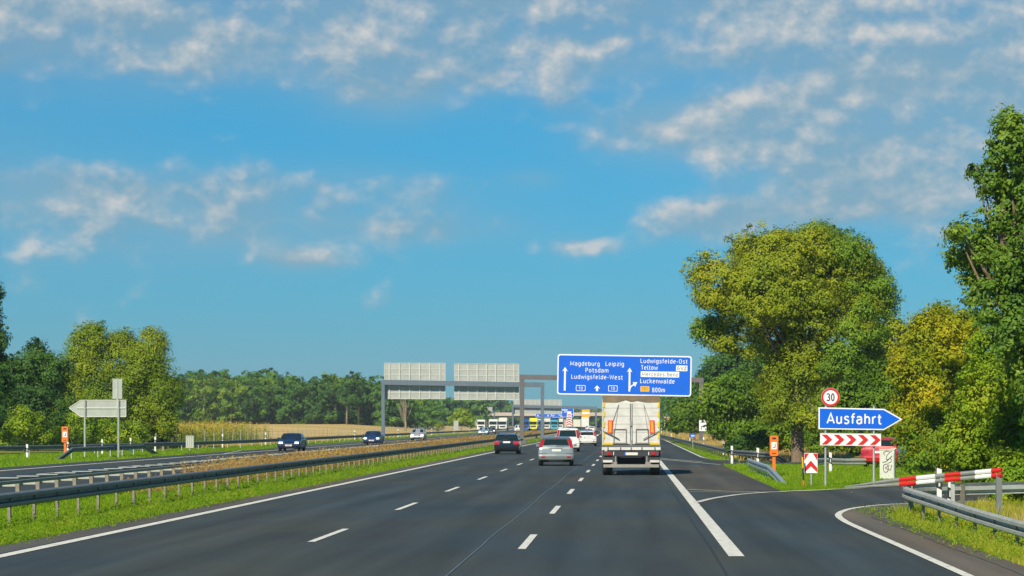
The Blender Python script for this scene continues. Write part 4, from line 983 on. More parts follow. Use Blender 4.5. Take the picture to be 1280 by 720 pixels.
def car(kind, label, loc, rz, paint, light='low', roof=None, group=None, lit=False, cat='car', wheels_dark=False, lower=None, roofrail=False, plate_z=.78, name='passenger_car', brake=False):
    K = KINDS[kind]; W2 = K['W'] / 2; belt = K['belt']; r = K['wr']
    t = thing(name, label, cat, loc, rz, group)
    arch = []
    for c in (K['wb'][0], K['wb'][1]):
        arch += [(c + (r + .06) * cos(a), r + (r + .06) * sin(a)) for a in [pi * k / 8 - .22 * (1 if k == 0 else 0) + (.22 if k == 8 else 0) for k in range(9)]]
    poly = K['rear'] + K['nose'] + [(p[0], max(p[1], .20)) for p in arch]
    def hw(z): return W2 * (1 - .05 * max(0, (.55 - z) / .3) ** 1.5 - .035 * max(0, (z - .65) / .35))
    loft(poly, hw, PROF).build('body', paint, t, smooth=False)
    cab = K['cab']; zt = max(p[1] for p in cab); ins = .17 if kind != 'van' else .12
    def hc(z): return W2 * .965 - ins * max(0, min(1.1, (z - belt) / (zt - belt)))
    base = [(cab[-1][0], belt - .05), (cab[0][0], belt - .05)]
    loft(cab + base, hc, PROF).build('cabin', roof or paint, t)
    def yr(z):   # rear outline
        pts = [(p[1], p[0]) for p in K['rear']]
        if kind != 'sedan' or z > .98: pts = pts[:-1] + [(p[1], p[0]) for p in cab[:4]] if kind != 'sedan' else [(p[1], p[0]) for p in cab[:4]]
        pts.sort(); return float(np.interp(z, [p[0] for p in pts], [p[1] for p in pts]))
    def yf(z):
        if z > belt: pts = [(cab[-1][1], cab[-1][0]), (cab[-2][1], cab[-2][0])]
        else: pts = [(p[1], p[0]) for p in K['nose'][1:]]
        pts.sort(); return float(np.interp(z, [p[0] for p in pts], [p[1] for p in pts]))
    def panel(nm, m_, z0, z1, xa, xb, fy, sgn, off=.012, n=4, mirror=False, th=.05, parent=t):
        q = MB(); zs = [z0 + (z1 - z0) * i / n for i in range(n + 1)]; k = 0
        for z in zs:
            x0_, x1_ = (xa(z) if callable(xa) else xa), (xb(z) if callable(xb) else xb); y = fy(z) + sgn * off
            q.v += [(x0_, y, z), (x1_, y, z), (x1_, y - sgn * th, z), (x0_, y - sgn * th, z)]
        for i in range(n):
            for j in range(4): j2 = (j + 1) % 4; q.f.append((i * 4 + j, i * 4 + j2, i * 4 + 4 + j2, i * 4 + 4 + j))
        q.f.append((3, 2, 1, 0)); q.f.append((n * 4, n * 4 + 1, n * 4 + 2, n * 4 + 3)); return q.build(nm, m_, parent)
    # glass
    wz0 = belt + (.09 if kind != 'sedan' else .05); wz1 = cab[2][1] - .03
    side = light == 'high'
    e = .20 if side else .11
    panel('rear_window', GLASS, wz0, wz1, lambda z: -(hc(z) - e), lambda z: hc(z) - e, yr, -1, .03, n=5)
    panel('windscreen', GLASS, belt + .04, cab[-2][1] - .05, lambda z: -(hc(z) - .12), lambda z: hc(z) - .12, yf, 1, .022, n=4)
    za, zb = belt + .05, zt - .13
    for s_ in (-1, 1):
        ya0 = yr(za) + .2 if kind != 'sedan' else cab[0][0] + .25; yb0 = (yr(zb) + .2) if kind != 'sedan' else cab[2][0] + .1
        ye = float(np.interp(zb, [cab[-1][1], cab[-2][1]], [cab[-1][0], cab[-2][0]])) - .12; yd = cab[-1][0] - .28
        q = MB(); pts = [(ya0, za), (yd, za), (ye, zb), (yb0, zb)]
        for off in (.008, -.03):
            for (y, z) in pts: q.v.append((s_ * (hc(z) * 1.0 + off), y, z))
        q.f += [(0, 1, 2, 3), (7, 6, 5, 4), (0, 4, 5, 1), (1, 5, 6, 2), (2, 6, 7, 3), (3, 7, 4, 0)]; w_ = q.build('side_window', GLASS, t)
        MB().box((s_ * (hc(za + .2) + .012), (ya0 + yd) / 2 - .1, (za + zb) / 2), (.02, .07, zb - za)).build('pillar', DARKP, w_)
        # lights
        if light == 'high': panel('tail_light', REDL, belt - .02, wz1 + .02, (lambda z: hc(z) - .17) if s_ > 0 else (lambda z: -hc(z) + .02), (lambda z: hc(z) - .02) if s_ > 0 else (lambda z: -(hc(z) - .17)), yr, -1, .03, n=4, th=.12)
        else: panel('tail_light', REDL, .70 if kind != 'sedan' else .70, .93, (W2 - .40) if s_ > 0 else -W2 + .015, W2 - .015 if s_ > 0 else -(W2 - .40), yr, -1, .02, n=3, th=.14)
        if kind == 'hatch': panel('reflector', REDL, .42, .50, s_ * .66 - .1, s_ * .66 + .1, yr, -1, .02, n=1)
        panel('headlight', LAMPON if lit else LENS, .60, .73, s_ * (W2 - .27) - .15, s_ * (W2 - .27) + .15, yf, 1, .02, n=2, th=.15)
        m1 = MB().box((s_ * (W2 + .07), .72, belt + .06), (.17, .10, .13)); m1.build('mirror', paint, t)
    panel('number_plate', PLATE, plate_z - .055, plate_z + .055, -.26, .26, yr, -1, .035, n=1)
    panel('plate_blue_strip', BLUE, plate_z - .055, plate_z + .055, -.26, -.225, yr, -1, .037, n=1)
    panel('number_plate', PLATE, .40, .51, -.26, .26, yf, 1, .035, n=1)
    panel('grille', DARKP, .54, .67, -.42, .42, yf, 1, .02, n=2); panel('lower_grille', DARKP, .27, .37, -.6, .6, yf, 1, .015, n=1)
    panel('bumper_trim', DARKP, .235, .32, -(W2 - .12), W2 - .12, yr, -1, .01, n=1)
    panel('bumper_seam', DARKP, .625, .645, -(W2 - .05), W2 - .05, yr, -1, .006, n=1)
    panel('brake_light', REDL, wz1 + .045, wz1 + .07, -.15, .15, yr, -1, .05, n=1)
    if kind == 'hatch' or kind == 'wagon': panel('handle_trim', DARKP, .875, .90, -.33, .33, yr, -1, .025, n=1)
    panel('wiper', DARKP, wz0 + .01, wz0 + .03, -.3, .02, yr, -1, .045, n=1)
    if roofrail:
        for s_ in (-1, 1): MB().tube([(s_ * (hc(zt) - .06), -1.7, zt - .04), (s_ * (hc(zt) - .06), -1.6, zt + .03), (s_ * (hc(zt) - .06), .2, zt + .03), (s_ * (hc(zt) - .06), .4, zt - .05)], .02, 6).build('roof_rail', DARKP, t)
    MB().box((0, 0, .30), (K['W'] * .78, K['L'] * .86, .22)).build('underbody', DARKP, t)
    tm, rm = wheel_mesh(r)
    for yy in K['wb']:
        for s_ in (-1, 1):
            w = link('wheel', tm, t, (s_ * (W2 - .125), yy, r)); w.rotation_euler.z = 0 if s_ > 0 else pi; link('rim', rm, w)
    return t
def paint(name, c, metal=.35, rough=.28): return mat('paint_' + name, c, rough, metal, var=.06, scale=2, coat=.8, spec=.5)
P_SIL = paint('silver', (.30, .33, .31), .45); P_BLK = paint('black', (.012, .016, .022), .2, .2); P_WHT = paint('white', (.78, .77, .72), 0); P_WH2 = paint('white_dull', (.66, .65, .60), 0)
P_NVY = paint('navy', (.015, .03, .085), .3); P_BLU = paint('blue', (.02, .045, .14), .3); P_LSI = paint('pale_silver', (.55, .58, .60), .5); P_RED = paint('red', (.50, .01, .02), .1); P_LBL = paint('ice_blue', (.38, .5, .56), .4); P_GRY = paint('grey', (.12, .13, .14), .4); P_SLT = paint('slate', (.12, .16, .18), .4)
GO = 'cars driving away ahead of the truck line'; GI = 'oncoming cars'
def on(px, py): x, y = gp(px, py); return (x, y, .02)
car('hatch', 'silver hatchback with tall red tail lights in the middle lane beside the truck', (-3.80, 138.3, .02), R(1.2), P_SIL, 'high', roof=P_SLT, group=GO, plate_z=.80)
car('wagon', 'black estate car in the left lane ahead of the silver hatchback', (-8.70, 190, .02), R(0), P_BLK, 'low', group=GO, roofrail=True, plate_z=.86)
car('van', 'white high roofed van car with tall red lights, just past the silver hatchback', (-4.75, 206.5, .02), R(.6), P_WHT, 'high', group=GO, plate_z=.82, name='passenger_van', cat='van')
car('hatch', 'small white hatchback right of the white van, left of the truck', (-4.05, 257, .02), R(.5), P_WH2, 'high', group=GO, plate_z=.80)
car('wagon', 'dark car roof showing just beyond the small white hatchback', (-5.4, 340, .02), 0, P_BLU, 'low', group=GO)
car('hatch', 'far white car up the road beyond the dark car', (-8.3 + bend(700), 700, .02), R(2), P_WHT, 'low', group=GO)
car('sedan', 'farthest white car bunched at the bend of the road', (-9.2 + bend(860), 860, .02), R(3), P_WH2, 'low', group=GO)
car('hatch', 'tiny silver car at the right of the far white ones', (-4.6 + bend(760), 760, .02), R(2), P_LSI, 'low', group=GO)
car('sedan', 'navy saloon with lit headlamps, nearest of the oncoming cars', (-26.9, 211, .02), pi, P_NVY, group=GI, lit=True)
car('sedan', 'dark blue saloon at the foot of the blue grey gantry post', (-26.3, 272, .02), pi, P_BLU, group=GI, lit=True)
car('hatch', 'silver oncoming car between the two big grey sign backs', (-27.9, 350, .02), pi, P_LSI, 'low', group=GI, lit=True)
car('hatch', 'pale blue oncoming car, left of a distant pair', (-27.9, 508, .02), pi, P_LBL, 'low', group=GI, lit=True)
car('sedan', 'dark oncoming car, right of a distant pair', (-29.2, 562, .02), pi, P_GRY, group=GI, lit=True)
car('van', 'white oncoming van far off before the blue lorry', (-29.3, 700, .02), pi, P_WHT, 'low', group=GI, name='passenger_van', cat='van')
car('hatch', 'red car half hidden behind the grey cabinet', (12.9, 132, .02), R(-16), P_RED, 'low')

# ------------------------------------------------------------------ truck
TW = mat('truck_white', (.66, .65, .60), .5, scale=2.2, dirt=(.50, .48, .43)); TD = mat('truck_dark', (.03, .032, .035), .6); TARP = mat('tarpaulin_brown', (.21, .155, .095), .85, var=.3, scale=3, bump=.4)
TL = mat('truck_line', (.17, .165, .15), .6); TAPE = mat('tape_yellow', (.75, .52, .02), .4); TORG = mat('hazard_orange', (.85, .34, .01), .4); TRB = mat('hazard_red', (.70, .05, .01), .4)
TT = thing('box_truck', 'white box truck with brown tarpaulin top and orange warning plates on its rear doors', 'truck', (.10, 111.5, .02))
k = 111.5 / F
def tx(px): return (px - 789.5) * k
def tz(py): return H - (py - VY) * k - .02
LT = 8.2
MB().box((0, LT / 2 + .1, (tz(556) + tz(499)) / 2), (2.46, LT, tz(499) - tz(556))).build('cargo_box', TW, TT)
# tarpaulin roof with sagging rear edge
q = MB(); zr = tz(503.5); xs = [-1.21, -.9, -.55, -.25, 0, .25, .55, .9, 1.21]; low = [0, .02, .10, .26, .12, .20, .10, .04, 0]; up = [tz(496) + .0] * 9
for i in range(8):
    a0, a1 = xs[i], xs[i + 1]; l0, l1 = zr - .02 + low[i] * .6, zr - .02 + low[i + 1] * .6
    q.prism([(a0, l0), (a1, l1), (a1, up[i]), (a0, up[i])], .06, .2)
q.box((0, LT / 2 + .15, tz(496)), (2.44, LT - .1, .10)); q.build('tarpaulin', TARP, TT)
for s_ in (-1, 1):
    nm = 'rear_door'; dw = 1.17
    dr = MB().box((s_ * .595, .06, (tz(555) + zr) / 2), (1.155, .07, zr - tz(555))).build(nm, TW, TT)
    q = MB()
    for zz in (tz(510), tz(520), tz(530), tz(540)): q.box((s_ * .595, .021, zz), (1.1, .01, .02))
    q.build('panel_groove', mat('groove', (.42, .41, .36), .6), dr)
    MB().box((s_ * 1.185, .02, (tz(555) + zr) / 2), (.05, .05, zr - tz(555))).build('corner_post', STEEL_B, TT)
    q = MB()
    for a_, c_ in ((503, 509), (514, 521), (527, 534), (540, 548)): q.box((s_ * 1.155, -.012, (tz(a_) + tz(c_)) / 2), (.075, .012, abs(tz(a_) - tz(c_))))
    q.box((s_ * .98, -.002, tz(554.5)), (.46, .03, .09)); q.build('reflective_tape', TAPE, dr)
    h = MB().box((s_ * .885, -.02, tz(533.5)), (.20, .03, .55), ry=R(-2 * s_)).build('warning_plate', TRB, dr)
    MB().box((s_ * .885, -.038, tz(533.5)), (.115, .012, .47), ry=R(-2 * s_)).build('orange_field', TORG, h)
    c0 = s_ * .47
    fr = MB(); z0, z1 = tz(556), tz(536.5)
    for xx in (-.26, .26): fr.box((c0 + xx, .005, (z0 + z1) / 2), (.035, .04, z1 - z0))
    fr.box((c0, .005, z1), (.52, .05, .035)); fr.box((c0, -.02, z0 + .06), (.62, .05, .06)); fr.build('loading_frame', TL, dr)
    MB().tube([(s_ * .53, -.01, tz(505.5)), (s_ * .80, -.01, tz(529))], .009, 5).tube([(s_ * .53, -.01, tz(505.5)), (s_ * .72, -.01, tz(544))], .006, 5).build('rope', TL, dr)
    MB().tube([(s_ * 1.18, -.04, tz(539)), (s_ * .9, -.06, tz(542.5)), (s_ * .50, -.05, tz(549))], .022, 6).build('latch_bar', TL, dr)
    MB().tube([(s_ * .045, -.01, tz(504)), (s_ * .045, -.01, tz(556))], .008, 6).build('locking_rod', TL, dr)
MB().box((0, -.0, tz(529)), (.09, .05, .22)).box((0, -.0, tz(553)), (.09, .05, .22)).build('door_lock', mat('lock', (.3, .3, .28), .5, .4), TT)
MB().box((0, 0, (tz(558) + tz(562.5)) / 2), (2.48, .2, tz(558) - tz(562.5))).build('rear_sill', TW, TT)
MB().box((0, -.02, tz(557.2)), (2.5, .24, .045)).build('sill_edge', TL, TT)
q = MB()
for xx in (-.98, -.45, 0, .45, 1.0): q.box((xx, -.11, tz(560.5)), (.05, .03, .1))
q.build('latches', TL, TT)
MB().box((0, .02, (tz(564) + tz(570.5)) / 2), (2.30, .12, tz(564) - tz(570.5))).build('light_bar', TD, TT)
MB().box((-.0, -.05, tz(567.2)), (.56, .02, .115)).build('number_plate', PLATE, TT); MB().box((-.26, -.063, tz(567.2)), (.05, .01, .115)).build('plate_blue_strip', BLUE, TT)
for s_ in (-1, 1):
    h = MB().box((s_ * .985, -.06, tz(566.8)), (.36, .06, .17)).build('tail_light_housing', mat('lamp_house', (.09, .05, .05), .5), TT)
    MB().box((s_ * .93, -.10, tz(566.8)), (.15, .03, .12)).build('tail_light', REDL, h)
    MB().box((s_ * .74, -.10, tz(566.8)), (.03, .03, .14)).build('lamp_edge', WHITE, h)
    MB().box((s_ * .99, -.05, tz(576.5)), (.40, .25, .10)).build('mudguard', TW, TT)
    MB().box((s_ * .99, .25, tz(574)), (.46, .5, .18)).build('wheel_arch', TD, TT)
    MB().box((s_ * .66, -.02, tz(575.5)), (.05, .08, .36)).box((s_ * .72, -.05, tz(579)), (.24, .1, .12)).build('bracket', mat('bracket', (.28, .25, .2), .6, .2), TT)
    MB().box((s_ * 1.27, -.03, tz(565.5)), (.06, .05, .05)).build('side_lamp', REDL, TT)
MB().box((0, -.12, tz(582.3)), (2.34, .10, .13)).build('underrun_bar', mat('underrun', (.32, .30, .26), .55, .3, var=.2), TT)
MB().box((0, LT / 2, .85), (.9, LT, .22)).build('chassis', TD, TT); MB().box((0, 1.5, tz(574)), (1.2, .5, .45)).build('axle', TD, TT)
def bigwheel(nm, x, y, r=.44, w=.5, parent=TT):
    n = 24; q = MB()
    for xx, r_ in ((-w/2, r * .9), (-w/2 + .03, r), (w/2 - .03, r), (w/2, r * .9)):
        for i in range(n): a = 2 * pi * i / n; q.v.append((xx, r_ * cos(a), r_ * sin(a)))
    for k_ in range(3):
        for i in range(n): q.f.append((k_ * n + i, k_ * n + (i + 1) % n, (k_ + 1) * n + (i + 1) % n, (k_ + 1) * n + i))
    q.f.append(tuple(range(n))[::-1]); q.f.append(tuple(range(3 * n, 4 * n)))
    o = link(nm, q.mesh(nm, TYRE), parent, (x, y, r)); 
    h = MB(); h.v += [((w/2 + .003) * (1 if x > 0 else -1), r * .5 * cos(2*pi*i/n), r * .5 * sin(2*pi*i/n)) for i in range(n)]; h.f.append(tuple(range(n))); h.build('rim', RIM, o); return o
for s_ in (-1, 1):
    bigwheel('wheel', s_ * 1.0, .62, .45, .42); bigwheel('wheel', s_ * 1.02, 2.1, .45, .42); bigwheel('wheel', s_ * 1.08, 8.3, .45, .28)
MB().box((0, 8.9, 1.75), (2.35, 1.7, 2.2)).build('cab', TW, TT)
for s_ in (-1, 1): MB().box((s_ * 1.24, 4.6, .8), (.05, 3.6, .5)).build('side_skirt', TL, TT)

# ------------------------------------------------------------------ far lorries
def lorry(label, loc, paint_, box, rz=pi, group='lorries queueing on the far oncoming lanes', tall=3.9, name='lorry'):
    t = thing(name, label, 'lorry', loc, rz, group)
    c = MB().box((0, 5.2, 1.95), (2.45, 2.2, 2.9)).build('cab', paint_, t)
    MB().box((0, 6.32, 2.35), (2.2, .05, .95)).build('windscreen', GLASS, c); MB().box((0, 6.33, 1.25), (1.7, .05, .5)).build('grille', DARKP, c)
    MB().box((0, 6.35, .65), (2.45, .2, .45)).build('bumper', paint_, c)
    for s_ in (-1, 1): MB().box((s_ * .95, 6.47, .7), (.35, .04, .2)).build('headlight', LENS, c); MB().box((s_ * 1.38, 6.1, 2.3), (.2, .12, .7)).build('mirror', DARKP, c)
    MB().box((0, -1.2, (1.1 + tall) / 2), (2.5, 10, tall - 1.1)).build('cargo_box', box, t); MB().box((0, 0, .85), (.9, 11, .3)).build('chassis', DARKP, t)
    for yy in (5.1, -3.2, -4.5):
        for s_ in (-1, 1): bigwheel('wheel', s_ * 1.05, yy, .5, .32, t)
    return t
P_YEL = paint('yellow', (.85, .80, .01), 0); P_BL2 = paint('lorry_blue', (.01, .11, .42), 0); P_CY = paint('cyan', (.05, .45, .62), 0); P_CRE = paint('cream', (.72, .68, .58), 0); P_DBL = paint('dark_blue', (.01, .04, .16), 0); P_ORG = paint('orange_red', (.6, .08, .02), 0)
def at_px(px, d): return ((px - VX) * d / F, d, .02)
for px, d, lab, c1, c2, tall in (
 (602.5, 830, 'white lorry with blue top, leftmost in the far queue', P_WHT, P_BL2, 3.4), (617.5, 800, 'white lorry second from left in the far queue', P_WHT, P_WHT, 3.5),
 (629.5, 820, 'broad white lorry in the middle of the far queue', P_WHT, P_CRE, 4.0),
 (657.5, 860, 'blue lorry left of the yellow one', P_BL2, P_DBL, 3.9), (667.5, 880, 'bright yellow lorry between two blue ones', P_YEL, P_YEL, 4.0), (675.5, 930, 'blue and white lorry right of the yellow one', P_BL2, P_WHT, 3.8),
 (684, 950, 'cream lorry right of the blue grey gantry post', P_CRE, P_CRE, 4.0), (693.5, 900, 'pale blue lorry with dark blue box', P_CY, P_DBL, 4.2), (700.5, 980, 'white lorry just right of the pale blue one', P_WHT, P_CRE, 4.0),
 (721.5, 900, 'white lorry right of the red and white barrier board', P_WHT, P_CRE, 3.6), (731.8, 880, 'cream lorry under the yellow sign', P_CRE, P_WHT, 4.3)):
    lorry(lab, at_px(px, d), c1, c2, pi if px < 715 else 0, tall=tall)

# ------------------------------------------------------------------ fences
def fence(label, pts, step, h, m_, wire=True):
    t = thing('field_fence', label, 'fence', tuple(pts[0])); path = smooth_line(pts, 3); ps = along(path, step)
    pm = MB().tube([(0, 0, -.3), (0, 0, h)], .04, 6).mesh('post', m_)
    for q in ps[:99]:
        o = link('post', pm, t, (q[0] - pts[0][0], q[1] - pts[0][1], q[2] - pts[0][2])); o.scale.z = random.uniform(.85, 1.1); o.rotation_euler = (random.uniform(-.05, .05), random.uniform(-.06, .06), 0)
    if wire:
        for zz in (.4, .75, 1.05): MB().tube([(p[0], p[1], p[2] + zz * h / 1.3) for p in path], .008, 4).build('wire', STEEL, t, world=True)
fence('weathered wooden post fence leading through the dry meadow on the right', [(9.4, 185, 0), (10.0, 230, 0), (11, 300, 0), (12.2, 430, 0), (13.5, 640, 0)], 4.5, 1.35, WOODP)
fence('pale post and wire fence before the maize and stubble on the left', [(-41.5, 225, 0), (-38.6, 262, .1), (-38.2, 330, .1), (-38.5, 450, .1), (-39.5, 640, .1)], 4.2, 1.55, mat('pale_post', (.36, .35, .29), .8))

# ------------------------------------------------------------------ foliage colours
M_WIL = leafmat('willow_leaves', [(.12, .19, .015), (.22, .29, .015), (.33, .37, .018), (.44, .42, .022)], .28, .26, (0, .35, .65, 1))
M_WIL2 = leafmat('willow_leaves_green', [(.09, .18, .02), (.18, .30, .022), (.32, .42, .04)], .3, .26)
M_OAK = leafmat('oak_leaves', [(.035, .09, .011), (.085, .18, .015), (.17, .28, .02), (.28, .37, .03)], .5, .24, (0, .35, .7, 1), .3)
M_LGT = leafmat('light_leaves', [(0.073, 0.162, 0.009), (0.176, 0.302, 0.011), (0.331, 0.432, 0.018), (0.538, 0.497, 0.027)], .6, .28, (0, .35, .7, 1))
M_YEL = leafmat('yellow_leaves', [(.09, .16, .008), (.23, .29, .01), (.47, .43, .012), (.66, .49, .015)], .55, .3, (0, .36, .72, 1))
M_DRK = leafmat('dark_leaves', [(0.021, 0.066, 0.016), (0.046, 0.120, 0.020), (0.092, 0.192, 0.022), (0.172, 0.288, 0.030)], .3, .22, (0, .35, .7, 1))
M_BSH = leafmat('bush_leaves', [(0.057, 0.128, 0.010), (0.113, 0.216, 0.012), (0.207, 0.315, 0.016), (0.321, 0.374, 0.025)], .25, .25, (0, .35, .7, 1))
M_FOR = leafmat('forest_leaves', [(0.035, 0.108, 0.021), (0.069, 0.171, 0.024), (0.121, 0.243, 0.024), (0.207, 0.324, 0.030)], .10, .2, (0, .35, .7, 1))

# ------------------------------------------------------------------ trees on the right
d = 150
WB = [(912, 352, 52, 44), (955, 322, 52, 38), (1000, 312, 50, 32), (1048, 332, 48, 38), (1083, 362, 36, 36), (1075, 398, 30, 26), (985, 365, 52, 42), (935, 390, 44, 34), (1030, 375, 42, 34), (905, 425, 26, 22), (965, 425, 40, 34), (1000, 462, 42, 32), (985, 500, 42, 30), (1036, 452, 28, 28), (968, 470, 22, 24), (1010, 525, 34, 14), (975, 340, 60, 44), (1035, 345, 56, 44), (1010, 400, 40, 34), (955, 375, 50, 40), (1000, 370, 50, 30)]
wt = tree('willow_tree', 'big broad willow with golden green crown behind the exit sign', (pt(997, 0, d)[0], d, -.1), [pxblob(a_, b_, c_, e_, d, random.uniform(-2.2, 2.2), .95) for a_, b_, c_, e_ in WB], 190000, .074, M_WIL, BARK, .34, clump=.62, per=44, shell=.7)
WR = [(1070, 345, 40, 34), (1092, 370, 30, 34), (1060, 312, 34, 22), (1078, 405, 30, 28), (1020, 300, 34, 22), (1050, 450, 26, 26), (1088, 425, 22, 22), (885, 415, 18, 20)]
P, Q = crown_points([pxblob(a_, b_, c_, e_, d, random.uniform(-2, 2.), 1.0) for a_, b_, c_, e_ in WR], 62000, .6, 44, .7)
link('crown', leaves_mesh('crown', P - np.array(wt.location), Q, .074 * RNG.uniform(.6, 1.25, len(P)), M_WIL2), wt)
d = 74
OB = [(1262, 172, 26, 34), (1298, 190, 48, 60), (1240, 222, 22, 28), (1272, 250, 44, 50), (1215, 305, 32, 34), (1250, 320, 46, 46), (1310, 320, 70, 90), (1240, 378, 36, 34), (1285, 420, 60, 60), (1330, 470, 80, 110), (1305, 250, 50, 60), (1254, 150, 12, 16), (1222, 215, 14, 10), (1198, 290, 12, 14), (1190, 325, 12, 9), (1228, 345, 16, 12), (1243, 185, 12, 12), (1210, 350, 10, 8)]
tree('oak_tree', 'tall dark green tree filling the right edge of the picture', (pt(1320, 0, d)[0], d + 1, -.1), [pxblob(a_, b_, c_, e_, d, random.uniform(-.8, .8)) for a_, b_, c_, e_ in OB], 72000, .064, M_OAK, BARK, .22, clump=.30, per=26, shell=.6)
d = 82
LB = [(1248, 440, 38, 42), (1232, 500, 44, 50), (1275, 500, 50, 60), (1215, 552, 38, 34), (1262, 565, 48, 42), (1300, 590, 60, 60), (1222, 590, 26, 20)]
tree('light_green_tree', 'lighter green tree leaning over the end of the red and white boom', (pt(1262, 0, d)[0], d, -.1), [pxblob(a_, b_, c_, e_, d, random.uniform(-.8, .8)) for a_, b_, c_, e_ in LB], 60000, .056, M_LGT, BARK, .14, clump=.36, per=30, shell=.55)
d = 72
LB = [(1272, 590, 32, 40), (1260, 622, 24, 18), (1300, 620, 40, 36), (1238, 600, 18, 18)]
tree('roadside_shrub', 'dark shrub with yellow tips beside the near guard rail at the right edge', (pt(1275, 0, d)[0], d, -.1), [pxblob(a_, b_, c_, e_, d, 0) for a_, b_, c_, e_ in LB], 16000, .05, M_LGT, BARK, .05, clump=.22, per=26, shell=.4, cat='shrub', parts=('stem', 'foliage'))
d = 118
YB_ = [(1168, 425, 34, 38), (1198, 430, 30, 44), (1145, 455, 28, 34), (1160, 485, 40, 40), (1195, 490, 38, 44), (1140, 515, 28, 32), (1165, 540, 44, 34), (1210, 545, 40, 34), (1178, 398, 18, 18), (1185, 568, 50, 16)]
tree('yellow_maple', 'yellowing bushy tree right of the blue arrow sign', (pt(1172, 0, d)[0], d, -.1), [pxblob(a_, b_, c_, e_, d, random.uniform(-1.2, 1.2)) for a_, b_, c_, e_ in YB_], 100000, .070, M_YEL, BARK, .16, clump=.5, per=30, shell=.6)
def simple_tree(px, base_d, blobs, n, size, m_, label, name='broadleaf_tree', group=None, clump=.8, tr=.15, shell=.5, cat='tree', parts=('trunk', 'crown'), z=-.1, bark=BARK, per=30):
    return tree(name, label, (pt(px, 0, base_d)[0], base_d, z), [pxblob(a_, b_, c_, e_, base_d, random.uniform(-1, 1) * c_ * base_d / F * .3) for a_, b_, c_, e_ in blobs], n, size, m_, bark, tr, group, cat, clump, per, shell, parts=parts)
GR = 'trees and bushes behind the right verge'
simple_tree(1078, 178, [(1084, 462, 30, 28), (1064, 488, 34, 30), (1098, 485, 34, 40), (1075, 520, 50, 34), (1110, 530, 34, 30)], 34000, .12, M_BSH, 'fresh green tree filling the space under the right side of the willow', group=GR)
simple_tree(1120, 190, [(1122, 428, 26, 28), (1112, 462, 30, 30), (1132, 480, 30, 40)], 16000, .13, M_WIL, 'olive tree top between the willow and the yellow tree', group=GR)
simple_tree(925, 205, [(918, 488, 32, 24), (900, 505, 34, 26), (945, 510, 40, 30), (925, 535, 36, 16)], 26000, .13, M_BSH, 'rounded green tree left below the willow crown', group=GR)
simple_tree(962, 172, [(955, 548, 32, 18), (985, 542, 28, 22), (935, 556, 20, 10)], 14000, .09, M_BSH, 'low green bush at the left foot of the willow', 'roadside_bush', GR, .45, .05, .4, 'bush', ('stem', 'foliage'))
simple_tree(1045, 170, [(1030, 550, 30, 22), (1065, 545, 34, 26), (1100, 552, 30, 22)], 20000, .09, M_BSH, 'low green bushes at the right foot of the willow', 'roadside_bush', GR, .45, .05, .4, 'bush', ('stem', 'foliage'))
simple_tree(905, 330, [(902, 470, 26, 26), (925, 455, 24, 22), (890, 495, 24, 22), (912, 500, 26, 26)], 20000, .2, M_DRK, 'dark tree standing behind the gantry post', group=GR, clump=1.2)
simple_tree(868, 300, [(868, 516, 28, 22), (850, 528, 18, 10), (890, 524, 20, 14)], 14000, .17, M_BSH, 'round bush between truck and gantry post', 'roadside_bush', GR, .8, .08, .4, 'bush', ('stem', 'foliage'))
simple_tree(912, 245, [(905, 540, 14, 10), (925, 532, 20, 16), (912, 522, 14, 14)], 9000, .11, M_DRK, 'dark small bush right of the gantry post in the dry meadow', 'roadside_bush', GR, .5, .06, .4, 'bush', ('stem', 'foliage'))
simple_tree(940, 158, [(928, 553, 16, 9), (945, 550, 16, 12), (915, 558, 9, 6)], 9000, .075, M_DRK, 'dark green shrub patch above the guard rail end', 'roadside_bush', GR, .3, .04, .3, 'bush', ('stem', 'foliage'))

# ------------------------------------------------------------------ trees on the left
GL = 'trees left of the oncoming lanes'
simple_tree(150, 232, [(118, 430, 28, 26), (100, 452, 26, 30), (150, 448, 40, 34), (188, 438, 22, 26), (180, 470, 34, 34), (135, 490, 46, 36), (205, 490, 22, 34), (175, 520, 44, 28), (120, 530, 44, 24), (205, 522, 18, 24), (85, 500, 26, 34)], 130000, .088, M_WIL2 if False else leafmat('left_willow', [(.08, .15, .013), (.17, .26, .013), (.28, .36, .016), (.40, .42, .022)], .25, .28, (0, .35, .65, 1)), 'wide yellow green tree behind the grey arrow sign', group=GL, clump=.8, tr=.3, shell=.6)
simple_tree(45, 215, [(45, 455, 26, 30), (70, 470, 20, 28), (25, 480, 34, 36), (60, 510, 34, 34), (15, 530, 36, 30), (90, 535, 26, 20)], 44000, .11, M_DRK, 'dark green tree left of the yellow green one', group=GL, clump=.7, tr=.2)
simple_tree(-12, 190, [(-10, 375, 15, 28), (-14, 420, 22, 30), (-18, 470, 34, 40), (-25, 520, 44, 40)], 30000, .10, M_DRK, 'tall dark tree cut off by the left edge', group=GL, clump=.5, tr=.2)
simple_tree(30, 200, [(30, 530, 28, 22), (5, 540, 22, 18), (60, 545, 22, 14)], 14000, .09, M_LGT, 'bright leafy bush under the dark left tree', 'roadside_bush', GL, .5, .06, .4, 'bush', ('stem', 'foliage'))
simple_tree(118, 208, [(108, 530, 28, 20), (135, 540, 22, 14), (160, 540, 24, 16)], 16000, .09, M_LGT, 'yellow green bush behind the poles of the grey arrow sign', 'roadside_bush', GL, .5, .06, .4, 'bush', ('stem', 'foliage'))
simple_tree(576, 640, [(572, 524, 11, 9), (580, 519, 9, 8), (586, 526, 8, 8)], 7000, .22, M_LGT, 'round bright green bush standing alone before the far wood', 'field_bush', None, .9, .12, .4, 'bush', ('stem', 'foliage'))
